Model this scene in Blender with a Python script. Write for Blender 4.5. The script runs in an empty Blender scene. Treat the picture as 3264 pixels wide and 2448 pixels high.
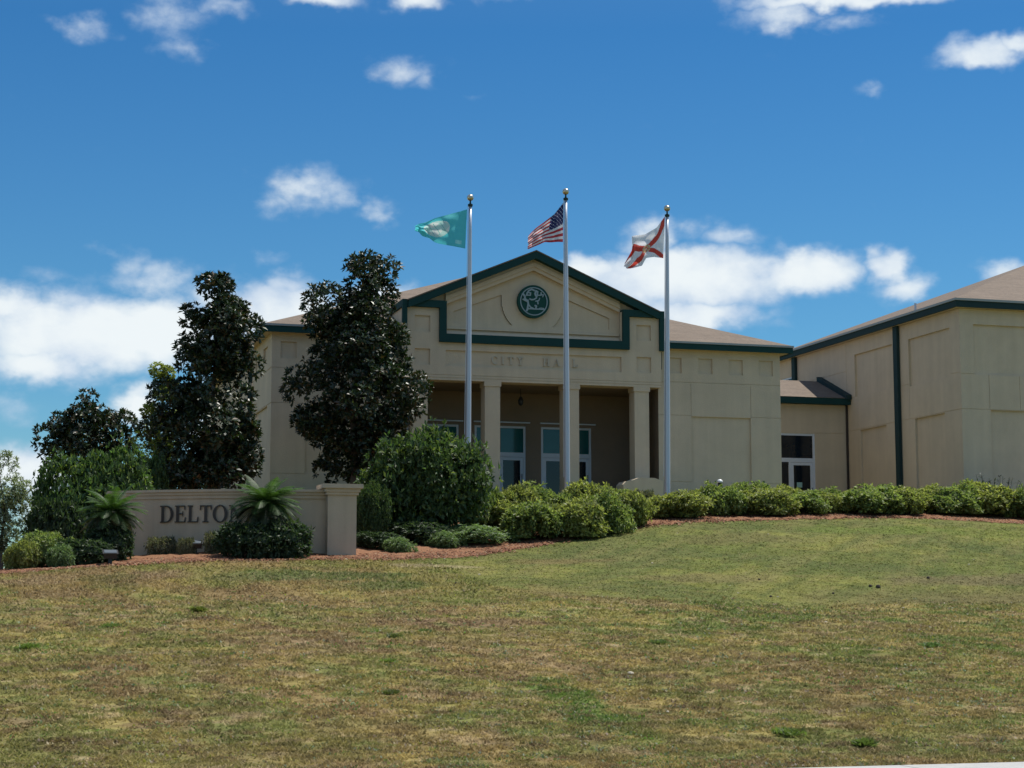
import bpy, math, random
import numpy as np
from mathutils import Vector

# ------------------------------------------------------------------ camera
F = 5800.0; CX, CY = 1632.0, 1224.0
PITCH = math.atan(714/F); YAW = math.atan(.2926)
FW = np.array([math.sin(YAW)*math.cos(PITCH), math.cos(YAW)*math.cos(PITCH), math.sin(PITCH)])
RT = np.array([math.cos(YAW), -math.sin(YAW), 0.0]); UP = np.cross(RT, FW)
scene = bpy.context.scene
col = scene.collection
cam_d = bpy.data.cameras.new("Camera"); cam = bpy.data.objects.new("Camera", cam_d); col.objects.link(cam)
cam_d.sensor_width = 36; cam_d.lens = 36*F/3264; cam_d.clip_start = .1; cam_d.clip_end = 6000
cam.location = (0, 0, 0); cam.rotation_euler = (math.pi/2+PITCH, 0, -YAW)
scene.camera = cam

# ------------------------------------------------------------------ light and exposure
SUN = Vector((.40, .10, .905)).normalized()
sun_d = bpy.data.lights.new("Sun", 'SUN'); sun_d.energy = 4.3; sun_d.angle = math.radians(.5); sun_d.color = (1, .955, .88)
sun = bpy.data.objects.new("Sun", sun_d); col.objects.link(sun)
sun.rotation_euler = SUN.to_track_quat('Z', 'Y').to_euler()
scene.view_settings.view_transform = 'Standard'; scene.view_settings.look = 'None'
scene.view_settings.exposure = 0.45; scene.view_settings.gamma = 1.0

def pix_dir(vx, vy):                    # direction in the world of a point of the 2212 px wide picture
    x, y = vx/.6777, vy/.6777
    return FW+RT*(x-CX)/F+UP*(CY-y)/F
def at(vx, vy, Y):
    r = pix_dir(vx, vy); return r*Y/r[1]

world = bpy.data.worlds.new("World"); scene.world = world; world.use_nodes = True
wn = world.node_tree; wn.nodes.clear()
def N(nt, t, **k):
    n = nt.nodes.new(t)
    for a, b in k.items(): setattr(n, a, b)
    return n
def mth(nt, op, a, b=None, c=None):
    n = N(nt, 'ShaderNodeMath', operation=op)
    for i, q in enumerate((a, b, c)):
        if q is None: continue
        if isinstance(q, (int, float)): n.inputs[i].default_value = q
        else: nt.links.new(q, n.inputs[i])
    return n.outputs[0]
def build_world():
    nt = wn; L = nt.links.new
    out = N(nt, 'ShaderNodeOutputWorld'); bg = N(nt, 'ShaderNodeBackground'); L(bg.outputs[0], out.inputs[0])
    bg.inputs[1].default_value = .1
    sky = N(nt, 'ShaderNodeTexSky', sky_type='NISHITA', sun_disc=False)
    sky.sun_elevation = math.asin(SUN.z); sky.sun_rotation = math.atan2(SUN.x, SUN.y)
    sky.air_density = 1.0; sky.dust_density = .1; sky.ozone_density = 2.0; sky.altitude = 0
    tc = N(nt, 'ShaderNodeTexCoord')
    sep = N(nt, 'ShaderNodeSeparateXYZ'); L(tc.outputs['Generated'], sep.inputs[0])
    az = mth(nt, 'MULTIPLY', mth(nt, 'ARCTAN2', sep.outputs[0], sep.outputs[1]), 180/math.pi)
    el = mth(nt, 'MULTIPLY', mth(nt, 'ARCSINE', sep.outputs[2]), 180/math.pi)
    cmb = N(nt, 'ShaderNodeCombineXYZ'); L(az, cmb.inputs[0]); L(el, cmb.inputs[1])
    # tint of the clear sky with height above the horizon: deeper blue in view, left bright overhead for more ambient light
    ramp = N(nt, 'ShaderNodeValToRGB'); L(mth(nt, 'DIVIDE', el, 40.0), ramp.inputs[0])
    e = ramp.color_ramp.elements
    e[0].position = 0; e[0].color = SKYT[0]; e[1].position = 1; e[1].color = SKYT[3]
    q = e.new(.18); q.color = SKYT[1]; q = e.new(.45); q.color = SKYT[2]
    mul = N(nt, 'ShaderNodeMix', data_type='RGBA', blend_type='MULTIPLY'); mul.inputs[0].default_value = 1
    L(sky.outputs[0], mul.inputs[6]); L(ramp.outputs[0], mul.inputs[7])
    # distortion of the cloud edges
    vs = N(nt, 'ShaderNodeVectorMath', operation='MULTIPLY'); L(cmb.outputs[0], vs.inputs[0]); vs.inputs[1].default_value = (1, 1.35, 1)
    n1 = N(nt, 'ShaderNodeTexNoise'); n1.inputs['Scale'].default_value = .75; n1.inputs['Detail'].default_value = 7; n1.inputs['Roughness'].default_value = .56
    L(vs.outputs[0], n1.inputs['Vector'])
    n2 = N(nt, 'ShaderNodeTexNoise'); n2.inputs['Scale'].default_value = .28; n2.inputs['Detail'].default_value = 5; n2.inputs['Roughness'].default_value = .5
    L(vs.outputs[0], n2.inputs['Vector'])
    dsp = N(nt, 'ShaderNodeVectorMath', operation='MULTIPLY_ADD')
    n3 = N(nt, 'ShaderNodeTexNoise'); n3.inputs['Scale'].default_value = 1.1; n3.inputs['Detail'].default_value = 3
    L(vs.outputs[0], n3.inputs['Vector']); L(n3.outputs['Color'], dsp.inputs[0]); dsp.inputs[1].default_value = (1.1, .8, 0); L(cmb.outputs[0], dsp.inputs[2])
    off = N(nt, 'ShaderNodeVectorMath', operation='SUBTRACT'); L(dsp.outputs[0], off.inputs[0]); off.inputs[1].default_value = (.55, .4, 0)
    # field of clouds: (picture x, y, radius x, radius y, strength)
    B = [(180,62,95,34,.55),(365,30,95,60,.6),(398,105,75,34,.5),(470,8,80,30,.55),(700,-8,120,34,.9),(900,2,95,40,.85),(1060,-12,90,22,.5),
         (862,150,95,36,.58),(912,172,44,34,.45),(1020,210,30,14,.2),
         (1760,0,260,34,.95),(1900,-6,260,26,.9),(1690,34,110,44,.75),(1830,48,90,32,.5),
         (2120,112,130,48,1.0),(2195,92,70,36,1.0),(1885,190,44,20,.4),(660,405,105,52,.72),(720,415,80,45,.6),(590,440,45,40,.45),(810,460,52,40,.62),
         (285,580,62,45,.55),(430,582,40,18,.3),(330,610,120,60,.62),(110,600,110,34,.4),(470,650,120,60,.7),(240,540,50,26,.4),(585,560,50,24,.5),(625,590,60,30,.6),
         (170,720,300,118,1.25),(340,715,200,100,1.2),(30,665,120,66,1.0),(90,790,180,66,1.0),
         (600,685,200,100,1.35),(620,620,70,50,.8),(800,640,120,44,.8),(300,880,80,74,1.0),(30,880,80,40,.5),(60,1020,150,80,1.1),(200,1100,260,80,.9),(480,900,160,120,.8),
         (1480,605,330,92,1.3),(1260,590,130,52,1.15),(1740,590,180,72,1.15),(1500,680,230,52,1.0),(1410,520,80,60,.75),(1565,508,90,36,.6),(1490,500,60,40,.6),
         (1920,580,76,62,.95),(1955,620,72,42,.8),(1895,545,34,34,.6),(2195,585,80,42,.7),(1640,700,90,24,.4)]
    rng = random.Random(3)
    for k in range(60):                      # unseen clouds elsewhere in the sky, added to brighten the facade
        B.append(('d', rng.uniform(38, 345), rng.uniform(8, 75), rng.uniform(8, 24), rng.uniform(3, 9), rng.uniform(.8, 1.3)))
    acc = None
    for b in B:
        if b[0] == 'd': a, h, ra, rh, s = b[1], b[2], b[3], b[4], b[5]; a = a if a <= 180 else a-360
        else:
            d = pix_dir(b[0], b[1]); d = d/np.linalg.norm(d)
            a = math.degrees(math.atan2(d[0], d[1])); h = math.degrees(math.asin(d[2])); s = b[4]
            fk = 1.12 if b[4] >= .85 else 1.38; ra, rh = b[2]*.01457*fk, b[3]*.01457*fk
        v = N(nt, 'ShaderNodeVectorMath', operation='MULTIPLY_ADD'); L(off.outputs[0], v.inputs[0])
        v.inputs[1].default_value = (1/ra, 1/rh, 0); v.inputs[2].default_value = (-a/ra, -h/rh, 0)
        l = N(nt, 'ShaderNodeVectorMath', operation='LENGTH'); L(v.outputs[0], l.inputs[0])
        mr = N(nt, 'ShaderNodeMapRange', interpolation_type='SMOOTHSTEP'); L(l.outputs['Value'], mr.inputs[0])
        mr.inputs[1].default_value = 0; mr.inputs[2].default_value = 1.15; mr.inputs[3].default_value = s; mr.inputs[4].default_value = 0
        acc = mr.outputs[0] if acc is None else mth(nt, 'MAXIMUM', acc, mr.outputs[0])
    den = mth(nt, 'ADD', acc, mth(nt, 'MULTIPLY', mth(nt, 'SUBTRACT', n1.outputs['Fac'], .5), 1.1))
    al = N(nt, 'ShaderNodeMapRange', interpolation_type='SMOOTHSTEP'); L(den, al.inputs[0])
    al.inputs[1].default_value = .16; al.inputs[2].default_value = .80; al.inputs[3].default_value = 0; al.inputs[4].default_value = 1
    # cloud shading put into the colour by noise: grey blue to white
    cc = N(nt, 'ShaderNodeMapRange', interpolation_type='SMOOTHSTEP')
    L(mth(nt, 'ADD', n2.outputs['Fac'], mth(nt, 'MULTIPLY', mth(nt, 'SUBTRACT', den, .6), .35)), cc.inputs[0]); cc.inputs[1].default_value = .3; cc.inputs[2].default_value = .72
    cmix = N(nt, 'ShaderNodeMix', data_type='RGBA'); L(cc.outputs[0], cmix.inputs[0])
    cmix.inputs[6].default_value = (3.9, 4.8, 6.0, 1); cmix.inputs[7].default_value = (6.3, 6.75, 6.95, 1)
    fin = N(nt, 'ShaderNodeMix', data_type='RGBA'); L(mth(nt, 'MULTIPLY', al.outputs[0], mth(nt, 'MINIMUM', mth(nt, 'ADD', mth(nt, 'MULTIPLY', acc, .9), .2), 1.0)), fin.inputs[0]); L(mul.outputs[2], fin.inputs[6]); L(cmix.outputs[2], fin.inputs[7])
    L(fin.outputs[2], bg.inputs[0])
SKYT = [(.46, .64, .67, 1), (.28, .56, .71, 1), (.17, .475, .70, 1), (.75, .85, .95, 1)]
build_world()

# ------------------------------------------------------------------ helpers
def srgb(r, g, b):
    f = lambda c: (c/255/12.92) if c/255 <= .04045 else ((c/255+.055)/1.055)**2.4
    return (f(r), f(g), f(b), 1)
def mat(name, color=(.5,.5,.5), rough=.8, metal=0, spec=.5, noise=0, nscale=3, bump=0, bscale=30, attr=None, trans=0, streak=0, tcol=None, course=0):
    m = bpy.data.materials.new(name); m.use_nodes = True; nt = m.node_tree; L = nt.links.new
    b = nt.nodes['Principled BSDF']; b.inputs['Roughness'].default_value = rough; b.inputs['Metallic'].default_value = metal
    b.inputs['Specular IOR Level'].default_value = spec
    c4 = (*color[:3], 1)
    tc = N(nt, 'ShaderNodeTexCoord'); src = None
    if attr:
        a = N(nt, 'ShaderNodeAttribute'); a.attribute_name = attr; src = a.outputs['Color']
    if noise:
        n = N(nt, 'ShaderNodeTexNoise'); n.inputs['Scale'].default_value = nscale; n.inputs['Detail'].default_value = 8; n.inputs['Roughness'].default_value = .65
        L(tc.outputs['Object'], n.inputs['Vector'])
        val = mth(nt, 'ADD', mth(nt, 'MULTIPLY', mth(nt, 'SUBTRACT', n.outputs['Fac'], .5), 2*noise), 1.0)
        if streak:
            mp = N(nt, 'ShaderNodeMapping'); mp.inputs['Scale'].default_value = (3.2, 3.2, .16); L(tc.outputs['Object'], mp.inputs[0])
            n5 = N(nt, 'ShaderNodeTexNoise'); n5.inputs['Scale'].default_value = 1.0; n5.inputs['Detail'].default_value = 6; L(mp.outputs[0], n5.inputs['Vector'])
            val = mth(nt, 'MULTIPLY', val, mth(nt, 'ADD', mth(nt, 'MULTIPLY', mth(nt, 'SUBTRACT', n5.outputs['Fac'], .5), streak), 1.0))
        if course:
            mp = N(nt, 'ShaderNodeMapping'); mp.inputs['Scale'].default_value = (1.1, 1.1, 9.0); L(tc.outputs['Object'], mp.inputs[0])
            n6 = N(nt, 'ShaderNodeTexNoise'); n6.inputs['Scale'].default_value = 1.0; n6.inputs['Detail'].default_value = 3; L(mp.outputs[0], n6.inputs['Vector'])
            val = mth(nt, 'MULTIPLY', val, mth(nt, 'ADD', mth(nt, 'MULTIPLY', mth(nt, 'SUBTRACT', n6.outputs['Fac'], .5), course), 1.0))
        mx = N(nt, 'ShaderNodeVectorMath', operation='SCALE'); L(val, mx.inputs['Scale'])
        if src: L(src, mx.inputs[0])
        else: mx.inputs[0].default_value = c4[:3]
        src = mx.outputs[0]
    if src: L(src, b.inputs['Base Color'])
    else: b.inputs['Base Color'].default_value = c4
    if bump:
        n = N(nt, 'ShaderNodeTexNoise'); n.inputs['Scale'].default_value = bscale; n.inputs['Detail'].default_value = 6
        L(tc.outputs['Object'], n.inputs['Vector'])
        bp = N(nt, 'ShaderNodeBump'); bp.inputs['Strength'].default_value = 1; bp.inputs['Distance'].default_value = bump
        L(n.outputs['Fac'], bp.inputs['Height']); L(bp.outputs[0], b.inputs['Normal'])
    if trans:
        t = N(nt, 'ShaderNodeBsdfTranslucent'); ms = N(nt, 'ShaderNodeMixShader'); ms.inputs[0].default_value = trans
        if tcol:
            vm = N(nt, 'ShaderNodeVectorMath', operation='MULTIPLY'); vm.inputs[1].default_value = tcol
            if src: L(src, vm.inputs[0])
            else: vm.inputs[0].default_value = c4[:3]
            L(vm.outputs[0], t.inputs[0])
        elif src: L(src, t.inputs[0])
        else: t.inputs[0].default_value = c4
        L(b.outputs[0], ms.inputs[1]); L(t.outputs[0], ms.inputs[2])
        L(ms.outputs[0], nt.nodes['Material Output'].inputs[0])
    return m

M = dict(
 stucco=mat('stucco', (.575,.47,.335), .92, noise=.16, nscale=1.1, bump=.006, bscale=26, streak=.24),
 stucco_in=mat('stucco_inner_shaded', (.25,.185,.13), .92, noise=.15, nscale=1.6, bump=.006, bscale=26),  # browner porch paint, darkened further: shade of the recess put into the colour
 stucco_low=mat('stucco_sign', (.48,.39,.285), .92, noise=.14, nscale=1.5, bump=.005, bscale=30, streak=.40),
 green=mat('green_trim', (.013,.050,.047), .75, spec=.15, noise=.2, nscale=2),
 gutter=mat('gutter_metal', (.020,.044,.046), .7, spec=.15, noise=.2, nscale=2),
 shingle=mat('shingle', (.165,.130,.100), .9, spec=.2, noise=.35, nscale=7, course=.5, bump=.02, bscale=9),
 white=mat('white_frame', (.62,.66,.72), .4, noise=.06),
 glass=mat('dark_glass', (.008,.013,.02), .06, noise=.3, nscale=.9),
 teal_glass=mat('teal_glass', (.018,.11,.11), .08, noise=.5, nscale=.7),
 metal=mat('pole_metal', (.50,.53,.58), .45, metal=.5, noise=.06, nscale=1.5),
 gold=mat('gold_ball', (.55,.50,.38), .28, metal=.95),
 dark=mat('dark_metal', (.02,.021,.022), .5, noise=.2),
 lens=mat('lamp_lens', (.09,.11,.13), .4),
 dome=mat('white_dome', (.75,.76,.74), .35),
 letter=mat('bronze_letter', (.035,.026,.022), .5, noise=.2),
 relief=mat('relief_letter', (.50,.44,.34), .7),
 silver=mat('silver_relief', (.26,.34,.37), .5, noise=.1),
 flag=mat('flag_cloth', rough=.8, attr='Col', trans=.45),
 bark=mat('bark', (.10,.075,.055), .95, noise=.35, nscale=8, bump=.02, bscale=14),
 magnolia=mat('magnolia_leaf', rough=.46, spec=.6, attr='Col', trans=.12, tcol=(1.5,1.9,.8)),
 leaf=mat('shrub_leaf', rough=.55, spec=.45, attr='Col', trans=.45, tcol=(1.15,1.25,.7)),
 grass=mat('grass_blade', rough=.75, spec=.15, attr='Col', trans=.45),
 ground=mat('lawn_soil', rough=.95, spec=.1, attr='Col', noise=.55, nscale=9, bump=.05, bscale=13),
 mulch=mat('bark_mulch', (.23,.118,.066), .95, spec=.1, noise=.75, nscale=11, bump=.06, bscale=14),
 concrete=mat('concrete', (.36,.355,.335), .9, noise=.35, nscale=7, bump=.004, bscale=60),
 asphalt=mat('asphalt', (.055,.055,.056), .9, noise=.3, nscale=14, bump=.006, bscale=80),
 paint=mat('road_paint', (.75,.6,.12), .7, noise=.15),
 emblem=mat('emblem_green', (.010,.062,.050), .7, spec=.2),
 drip=mat('drip_edge', (.30,.32,.31), .5),
 notice=mat('notice_paper', (.30,.50,.48), .7),
 post=mat('post_wood', (.07,.07,.065), .9, noise=.2),
 stone=mat('pale_stone', (.42,.37,.28), .85, noise=.2, nscale=12),
 dirt=mat('dark_cone', (.03,.022,.016), .9),
)

class MB:
    def __init__(s): s.v = []; s.f = []
    def quad(s, *p):
        n = len(s.v); s.v += [tuple(map(float, q)) for q in p]; s.f.append(tuple(range(n, n+len(p)))); return s
    def box(s, x0, x1, y0, y1, z0, z1):
        n = len(s.v)
        s.v += [(x, y, z) for z in (z0, z1) for y in (y0, y1) for x in (x0, x1)]
        for f in ((0,2,3,1),(4,5,7,6),(0,1,5,4),(2,6,7,3),(0,4,6,2),(1,3,7,5)): s.f.append(tuple(n+i for i in f))
        return s
    def prism(s, pts, y0, y1):              # polygon in XZ pushed along Y
        n = len(s.v); k = len(pts)
        s.v += [(x, y0, z) for x, z in pts]+[(x, y1, z) for x, z in pts]
        s.f.append(tuple(range(n, n+k))); s.f.append(tuple(range(n+2*k-1, n+k-1, -1)))
        for i in range(k): j = (i+1) % k; s.f.append((n+i, n+k+i, n+k+j, n+j))
        return s
    def slab(s, pts, t):                    # a sheet of 3D points with thickness t downward
        n = len(s.v); k = len(pts)
        s.v += [tuple(p) for p in pts]+[(p[0], p[1], p[2]-t) for p in pts]
        s.f.append(tuple(range(n, n+k))); s.f.append(tuple(range(n+2*k-1, n+k-1, -1)))
        for i in range(k): j = (i+1) % k; s.f.append((n+i, n+k+i, n+k+j, n+j))
        return s
    def tube(s, pts, rad, n=10, cap=True):
        pts = [Vector(p) for p in pts]
        if not hasattr(rad, '__len__'): rad = [rad]*len(pts)
        base = len(s.v)
        for i, p in enumerate(pts):
            d = (pts[min(i+1, len(pts)-1)]-pts[max(i-1, 0)]).normalized()
            a = d.cross(Vector((0, 1, .01)) if abs(d.y) < .9 else Vector((1, 0, 0))).normalized(); b = d.cross(a)
            for k in range(n):
                t = 2*math.pi*k/n; q = p+(a*math.cos(t)+b*math.sin(t))*rad[i]; s.v.append(tuple(q))
        for i in range(len(pts)-1):
            for k in range(n):
                a0 = base+i*n+k; a1 = base+i*n+(k+1) % n; s.f.append((a0, a1, a1+n, a0+n))
        if cap: s.f.append(tuple(range(base, base+n))[::-1]); s.f.append(tuple(range(base+(len(pts)-1)*n, base+len(pts)*n)))
        return s
    def lathe(s, c, prof, n=20):            # prof: (radius, z)
        base = len(s.v); m = len(prof)
        for r, z in prof:
            for k in range(n): t = 2*math.pi*k/n; s.v.append((c[0]+r*math.cos(t), c[1]+r*math.sin(t), c[2]+z))
        for i in range(m-1):
            for k in range(n): a0 = base+i*n+k; a1 = base+i*n+(k+1) % n; s.f.append((a0, a1, a1+n, a0+n))
        s.f.append(tuple(range(base, base+n))[::-1]); s.f.append(tuple(range(base+(m-1)*n, base+m*n)))
        return s
    def build(s, name, m, parent=None, smooth=False, label=None):
        me = bpy.data.meshes.new(name)
        b = base_of(parent)
        me.from_pydata([(x-b[0], y-b[1], z-b[2]) for x, y, z in s.v], [], s.f); me.materials.append(m)
        if smooth: me.polygons.foreach_set('use_smooth', [True]*len(me.polygons))
        me.update()
        o = bpy.data.objects.new(name, me); col.objects.link(o)
        if parent: o.parent = parent
        if label: o['label'] = label
        return o
def base_of(p):
    b = Vector((0, 0, 0))
    while p is not None: b = b+p.location; p = p.parent
    return b
def tag(o, label=None, cat=None, group=None, kind=None):
    if label: o['label'] = label
    if cat: o['category'] = cat
    if group: o['group'] = group
    if kind: o['kind'] = kind
    return o
def thing(name, label, cat, loc=(0, 0, 0), group=None):
    o = bpy.data.objects.new(name, None); col.objects.link(o); o.location = loc; o.empty_display_size = .2
    return tag(o, label, cat, group)
def copy_tree(o, parent=None):
    c = o.copy(); col.objects.link(c)
    if parent: c.parent = parent
    for ch in list(o.children): copy_tree(ch, c)
    return c
def npmesh(name, V, nper, C=None, m=None, parent=None, F=None):
    """faces of nper vertices each laid one after another (or F explicit)"""
    me = bpy.data.meshes.new(name); nv = len(V)
    b = np.array(base_of(parent)); V = (V-b).astype(np.float32)
    if F is None: F = np.arange(nv, dtype=np.int32)
    else: F = F.astype(np.int32).ravel()
    nf = len(F)//nper
    me.vertices.add(nv); me.vertices.foreach_set('co', V.ravel())
    me.loops.add(len(F)); me.loops.foreach_set('vertex_index', F)
    me.polygons.add(nf); me.polygons.foreach_set('loop_start', np.arange(nf, dtype=np.int32)*nper)
    me.update(calc_edges=True); me.validate()
    if C is not None:
        ca = me.color_attributes.new('Col', 'FLOAT_COLOR', 'POINT')
        ca.data.foreach_set('color', np.concatenate([C, np.ones((nv, 1))], 1).astype(np.float32).ravel())
    if m: me.materials.append(m)
    o = bpy.data.objects.new(name, me); col.objects.link(o)
    if parent: o.parent = parent
    return o

def wallgrid(mb, O, U, V, NN, u0, u1, v0, v1, rects):
    """wall face with recessed panels; rect = (ua,ub,va,vb,depth[,'hole'])"""
    O, U, V, NN = map(Vector, (O, U, V, NN))
    us = sorted({u0, u1, *[r[i] for r in rects for i in (0, 1) if u0 < r[i] < u1]})
    vs = sorted({v0, v1, *[r[i] for r in rects for i in (2, 3) if v0 < r[i] < v1]})
    def cell(i, j):
        if i < 0 or j < 0 or i >= len(us)-1 or j >= len(vs)-1: return None
        cu = (us[i]+us[i+1])/2; cv = (vs[j]+vs[j+1])/2; d = (0, False)
        for r in rects:
            if r[0] < cu < r[1] and r[2] < cv < r[3]:
                d = (max(d[0], r[4]) if len(r) == 5 else r[4], len(r) > 5 or d[1])
        return d
    P = lambda u, v, d: O+U*u+V*v-NN*d
    for i in range(len(us)-1):
        for j in range(len(vs)-1):
            c = cell(i, j)
            if not c[1]: mb.quad(P(us[i],vs[j],c[0]), P(us[i+1],vs[j],c[0]), P(us[i+1],vs[j+1],c[0]), P(us[i],vs[j+1],c[0]))
            r = cell(i+1, j)
            if r and r[0] != c[0]: mb.quad(P(us[i+1],vs[j],c[0]), P(us[i+1],vs[j],r[0]), P(us[i+1],vs[j+1],r[0]), P(us[i+1],vs[j+1],c[0]))
            t = cell(i, j+1)
            if t and t[0] != c[0]: mb.quad(P(us[i],vs[j+1],c[0]), P(us[i+1],vs[j+1],c[0]), P(us[i+1],vs[j+1],t[0]), P(us[i],vs[j+1],t[0]))
    return mb
JD = .018
def hj(z, a, b): return (a, b, z-.012, z+.012, JD)
def vj(x, a, b): return (x-.012, x+.012, a, b, JD)

# ------------------------------------------------------------------ terrain
rngN = np.random.default_rng(7)
LAT = rngN.random((256, 256))
def vnoise(x, y, s, o=0):
    x = np.asarray(x)/s+o*17.3; y = np.asarray(y)/s+o*9.1
    xi = np.floor(x).astype(int); yi = np.floor(y).astype(int); fx = x-xi; fy = y-yi
    fx = fx*fx*(3-2*fx); fy = fy*fy*(3-2*fy)
    g = lambda a, b: LAT[a % 256, b % 256]
    return (g(xi,yi)*(1-fx)+g(xi+1,yi)*fx)*(1-fy)+(g(xi,yi+1)*(1-fx)+g(xi+1,yi+1)*fx)*fy
def fbm(x, y, s, o=0, n=4):
    a = 0; w = 0
    for k in range(n): a = a+vnoise(x, y, s/2**k, o+k*3)*.6**k; w += .6**k
    return a/w
EDGE = [(0,1236,48.0),(100,1225,48.1),(250,1218,48.3),(470,1211,48.1),(650,1214,48.5),(870,1210,49.3),(1000,1205,50.4),(1100,1195,51.5),(1200,1176,53.0),(1300,1156,54.4),
        (1400,1136,55.5),(1500,1128,56.1),(1700,1122,56.7),(1850,1119,57.2),(2000,1119,57.7),(2212,1132,58.2)]
EP = np.array([at(*e) for e in EDGE])
def Ym(X): return np.interp(X, [-30, *EP[:, 0], 50, 80], [47, *EP[:, 1], 60, 60])
def Zm(X): return np.interp(X, [-30, -8, *EP[:, 0], 45, 80], [-1.6, .1, *EP[:, 2], 3.0, 2.6])
gx = np.arange(-60, 90.1, .5); gy = np.arange(16.8, 110.1, .5)
H = np.zeros((len(gx), len(gy)))
for i, X in enumerate(gx):
    ym, zm = float(Ym(X)), float(Zm(X))
    zc = float(np.interp(X, [-30, -8, 0, 12, 19, 45], [-1.4, -.4, .22, .3, .06, .06]))
    pad = float(np.interp(X, [-30, -4, 3, 9.5], [-2.3, -1.2, 1.2, 3.9]))
    nearbed = float(np.interp(X, [-8, 2, 10.5, 13], [-.2, .16, .3, .35]))
    H[i] = np.interp(gy, [16.8, 18, 40, ym, ym+2.2, 61.5, 95, 110], [-1.6, -1.56, zc, zm, zm+nearbed, pad, pad, pad-1.5 if X > 0 else pad])
ker = np.array([.25, .5, .25])
def sm(A, ax):
    B = np.copy(A); A2 = np.moveaxis(A, ax, 0); B2 = np.moveaxis(B, ax, 0); B2[1:-1] = .25*A2[:-2]+.5*A2[1:-1]+.25*A2[2:]; return B
for k in range(3): H = sm(H, 1)
for k in range(8): H = sm(H, 0)
def Hz(X, Y):
    X = np.asarray(X, float); Y = np.asarray(Y, float)
    u = np.clip((X-gx[0])/.5, 0, len(gx)-1.001); v = np.clip((Y-gy[0])/.5, 0, len(gy)-1.001)
    i = u.astype(int); j = v.astype(int); a = u-i; b = v-j
    z = H[i, j]*(1-a)*(1-b)+H[i+1, j]*a*(1-b)+H[i, j+1]*(1-a)*b+H[i+1, j+1]*a*b
    und = (fbm(X, Y, 5.0, 2, 3)-.5)*.16*np.clip((Y-18)/6, 0, 1)*np.clip((58-Y)/4, 0, 1)
    # far away everything runs down to the plain
    far = np.maximum(0, Y-108)/60+np.maximum(0, np.abs(X-15)-70)/60
    far = np.clip(far, 0, 1)
    z = (z+und)*(1-far)+(-2.3)*far
    z = np.where(Y < 16.8, np.where(Y > 13.3, -1.64, -1.84), z)
    return z
def ground_hit(vx, vy):
    r = pix_dir(vx, vy)
    for Y in np.arange(17, 70, .05):
        p = r*Y/r[1]
        if p[2] <= float(Hz(p[0], p[1])): return p
    return r*60/r[1]
def lawn_color(X, Y0):
    Y = Y0*.55
    c = lambda *a: np.array(a)
    base = c(.21,.150,.070); brown = c(.165,.108,.062); pink = c(.20,.135,.095); olive = c(.165,.155,.052); green = c(.085,.125,.030); yel = c(.215,.19,.060)
    mix = lambda A, B, t: A*(1-t[..., None])+B*t[..., None]
    S = lambda a, b, x: (lambda t: t*t*(3-2*t))(np.clip((x-a)/(b-a), 0, 1))
    A = np.ones(X.shape+(3,))*base
    A = mix(A, brown, S(.45,.62, fbm(X, Y, 2.2, 1)))
    A = mix(A, pink, .8*S(.56,.68, fbm(X, Y, 1.7, 4)))
    A = mix(A, olive, .9*S(.44,.60, fbm(X, Y, 2.6, 6)))
    right = S(7, 17, X+(fbm(X, Y, 3, 8)-.5)*6)
    A = mix(A, olive, .25+.5*right)
    A = mix(A, green, np.clip(S(.47,.62, fbm(X, Y, 1.3, 9))*(.30+.65*right), 0, 1))
    A = mix(A, yel, .65*S(.60,.70, fbm(X, Y, 1.1, 12)))
    # greener mown bank beyond the crease
    bank = S(39.2, 40.2, Y0+(fbm(X, Y0, 4, 14)-.5)*1.5)*S(11.2, 14, X+(fbm(X, Y0, 2, 15)-.5)*2+ (Y0-44)*.25)
    bg = mix(np.ones(X.shape+(3,))*c(.108,.132,.036), c(.165,.175,.048), S(.4,.65, fbm(X*.8+Y0*.5, Y0*.7, 1.6, 21)))
    bg = mix(bg, c(.078,.102,.036), .7*S(.48,.66, fbm(X*.8+Y0*.5, Y0*.6, 1.9, 24)))
    bg = mix(bg, c(.150,.150,.058), .55*S(.50, .66, fbm((X-.8*Y0), (X+Y0)*.16, .8, 28, 2)))
    bg = mix(bg, c(.075,.105,.032), .5*S(.52, .66, fbm((X-.8*Y0), (X+Y0)*.14, .6, 34, 2)))
    bg = mix(bg, c(.135,.115,.055), .8*S(43.5, 40.5, Y0)*S(18, 24, X))
    A = mix(A, bg, .93*bank)
    return A, green, yel, mix, S
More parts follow.
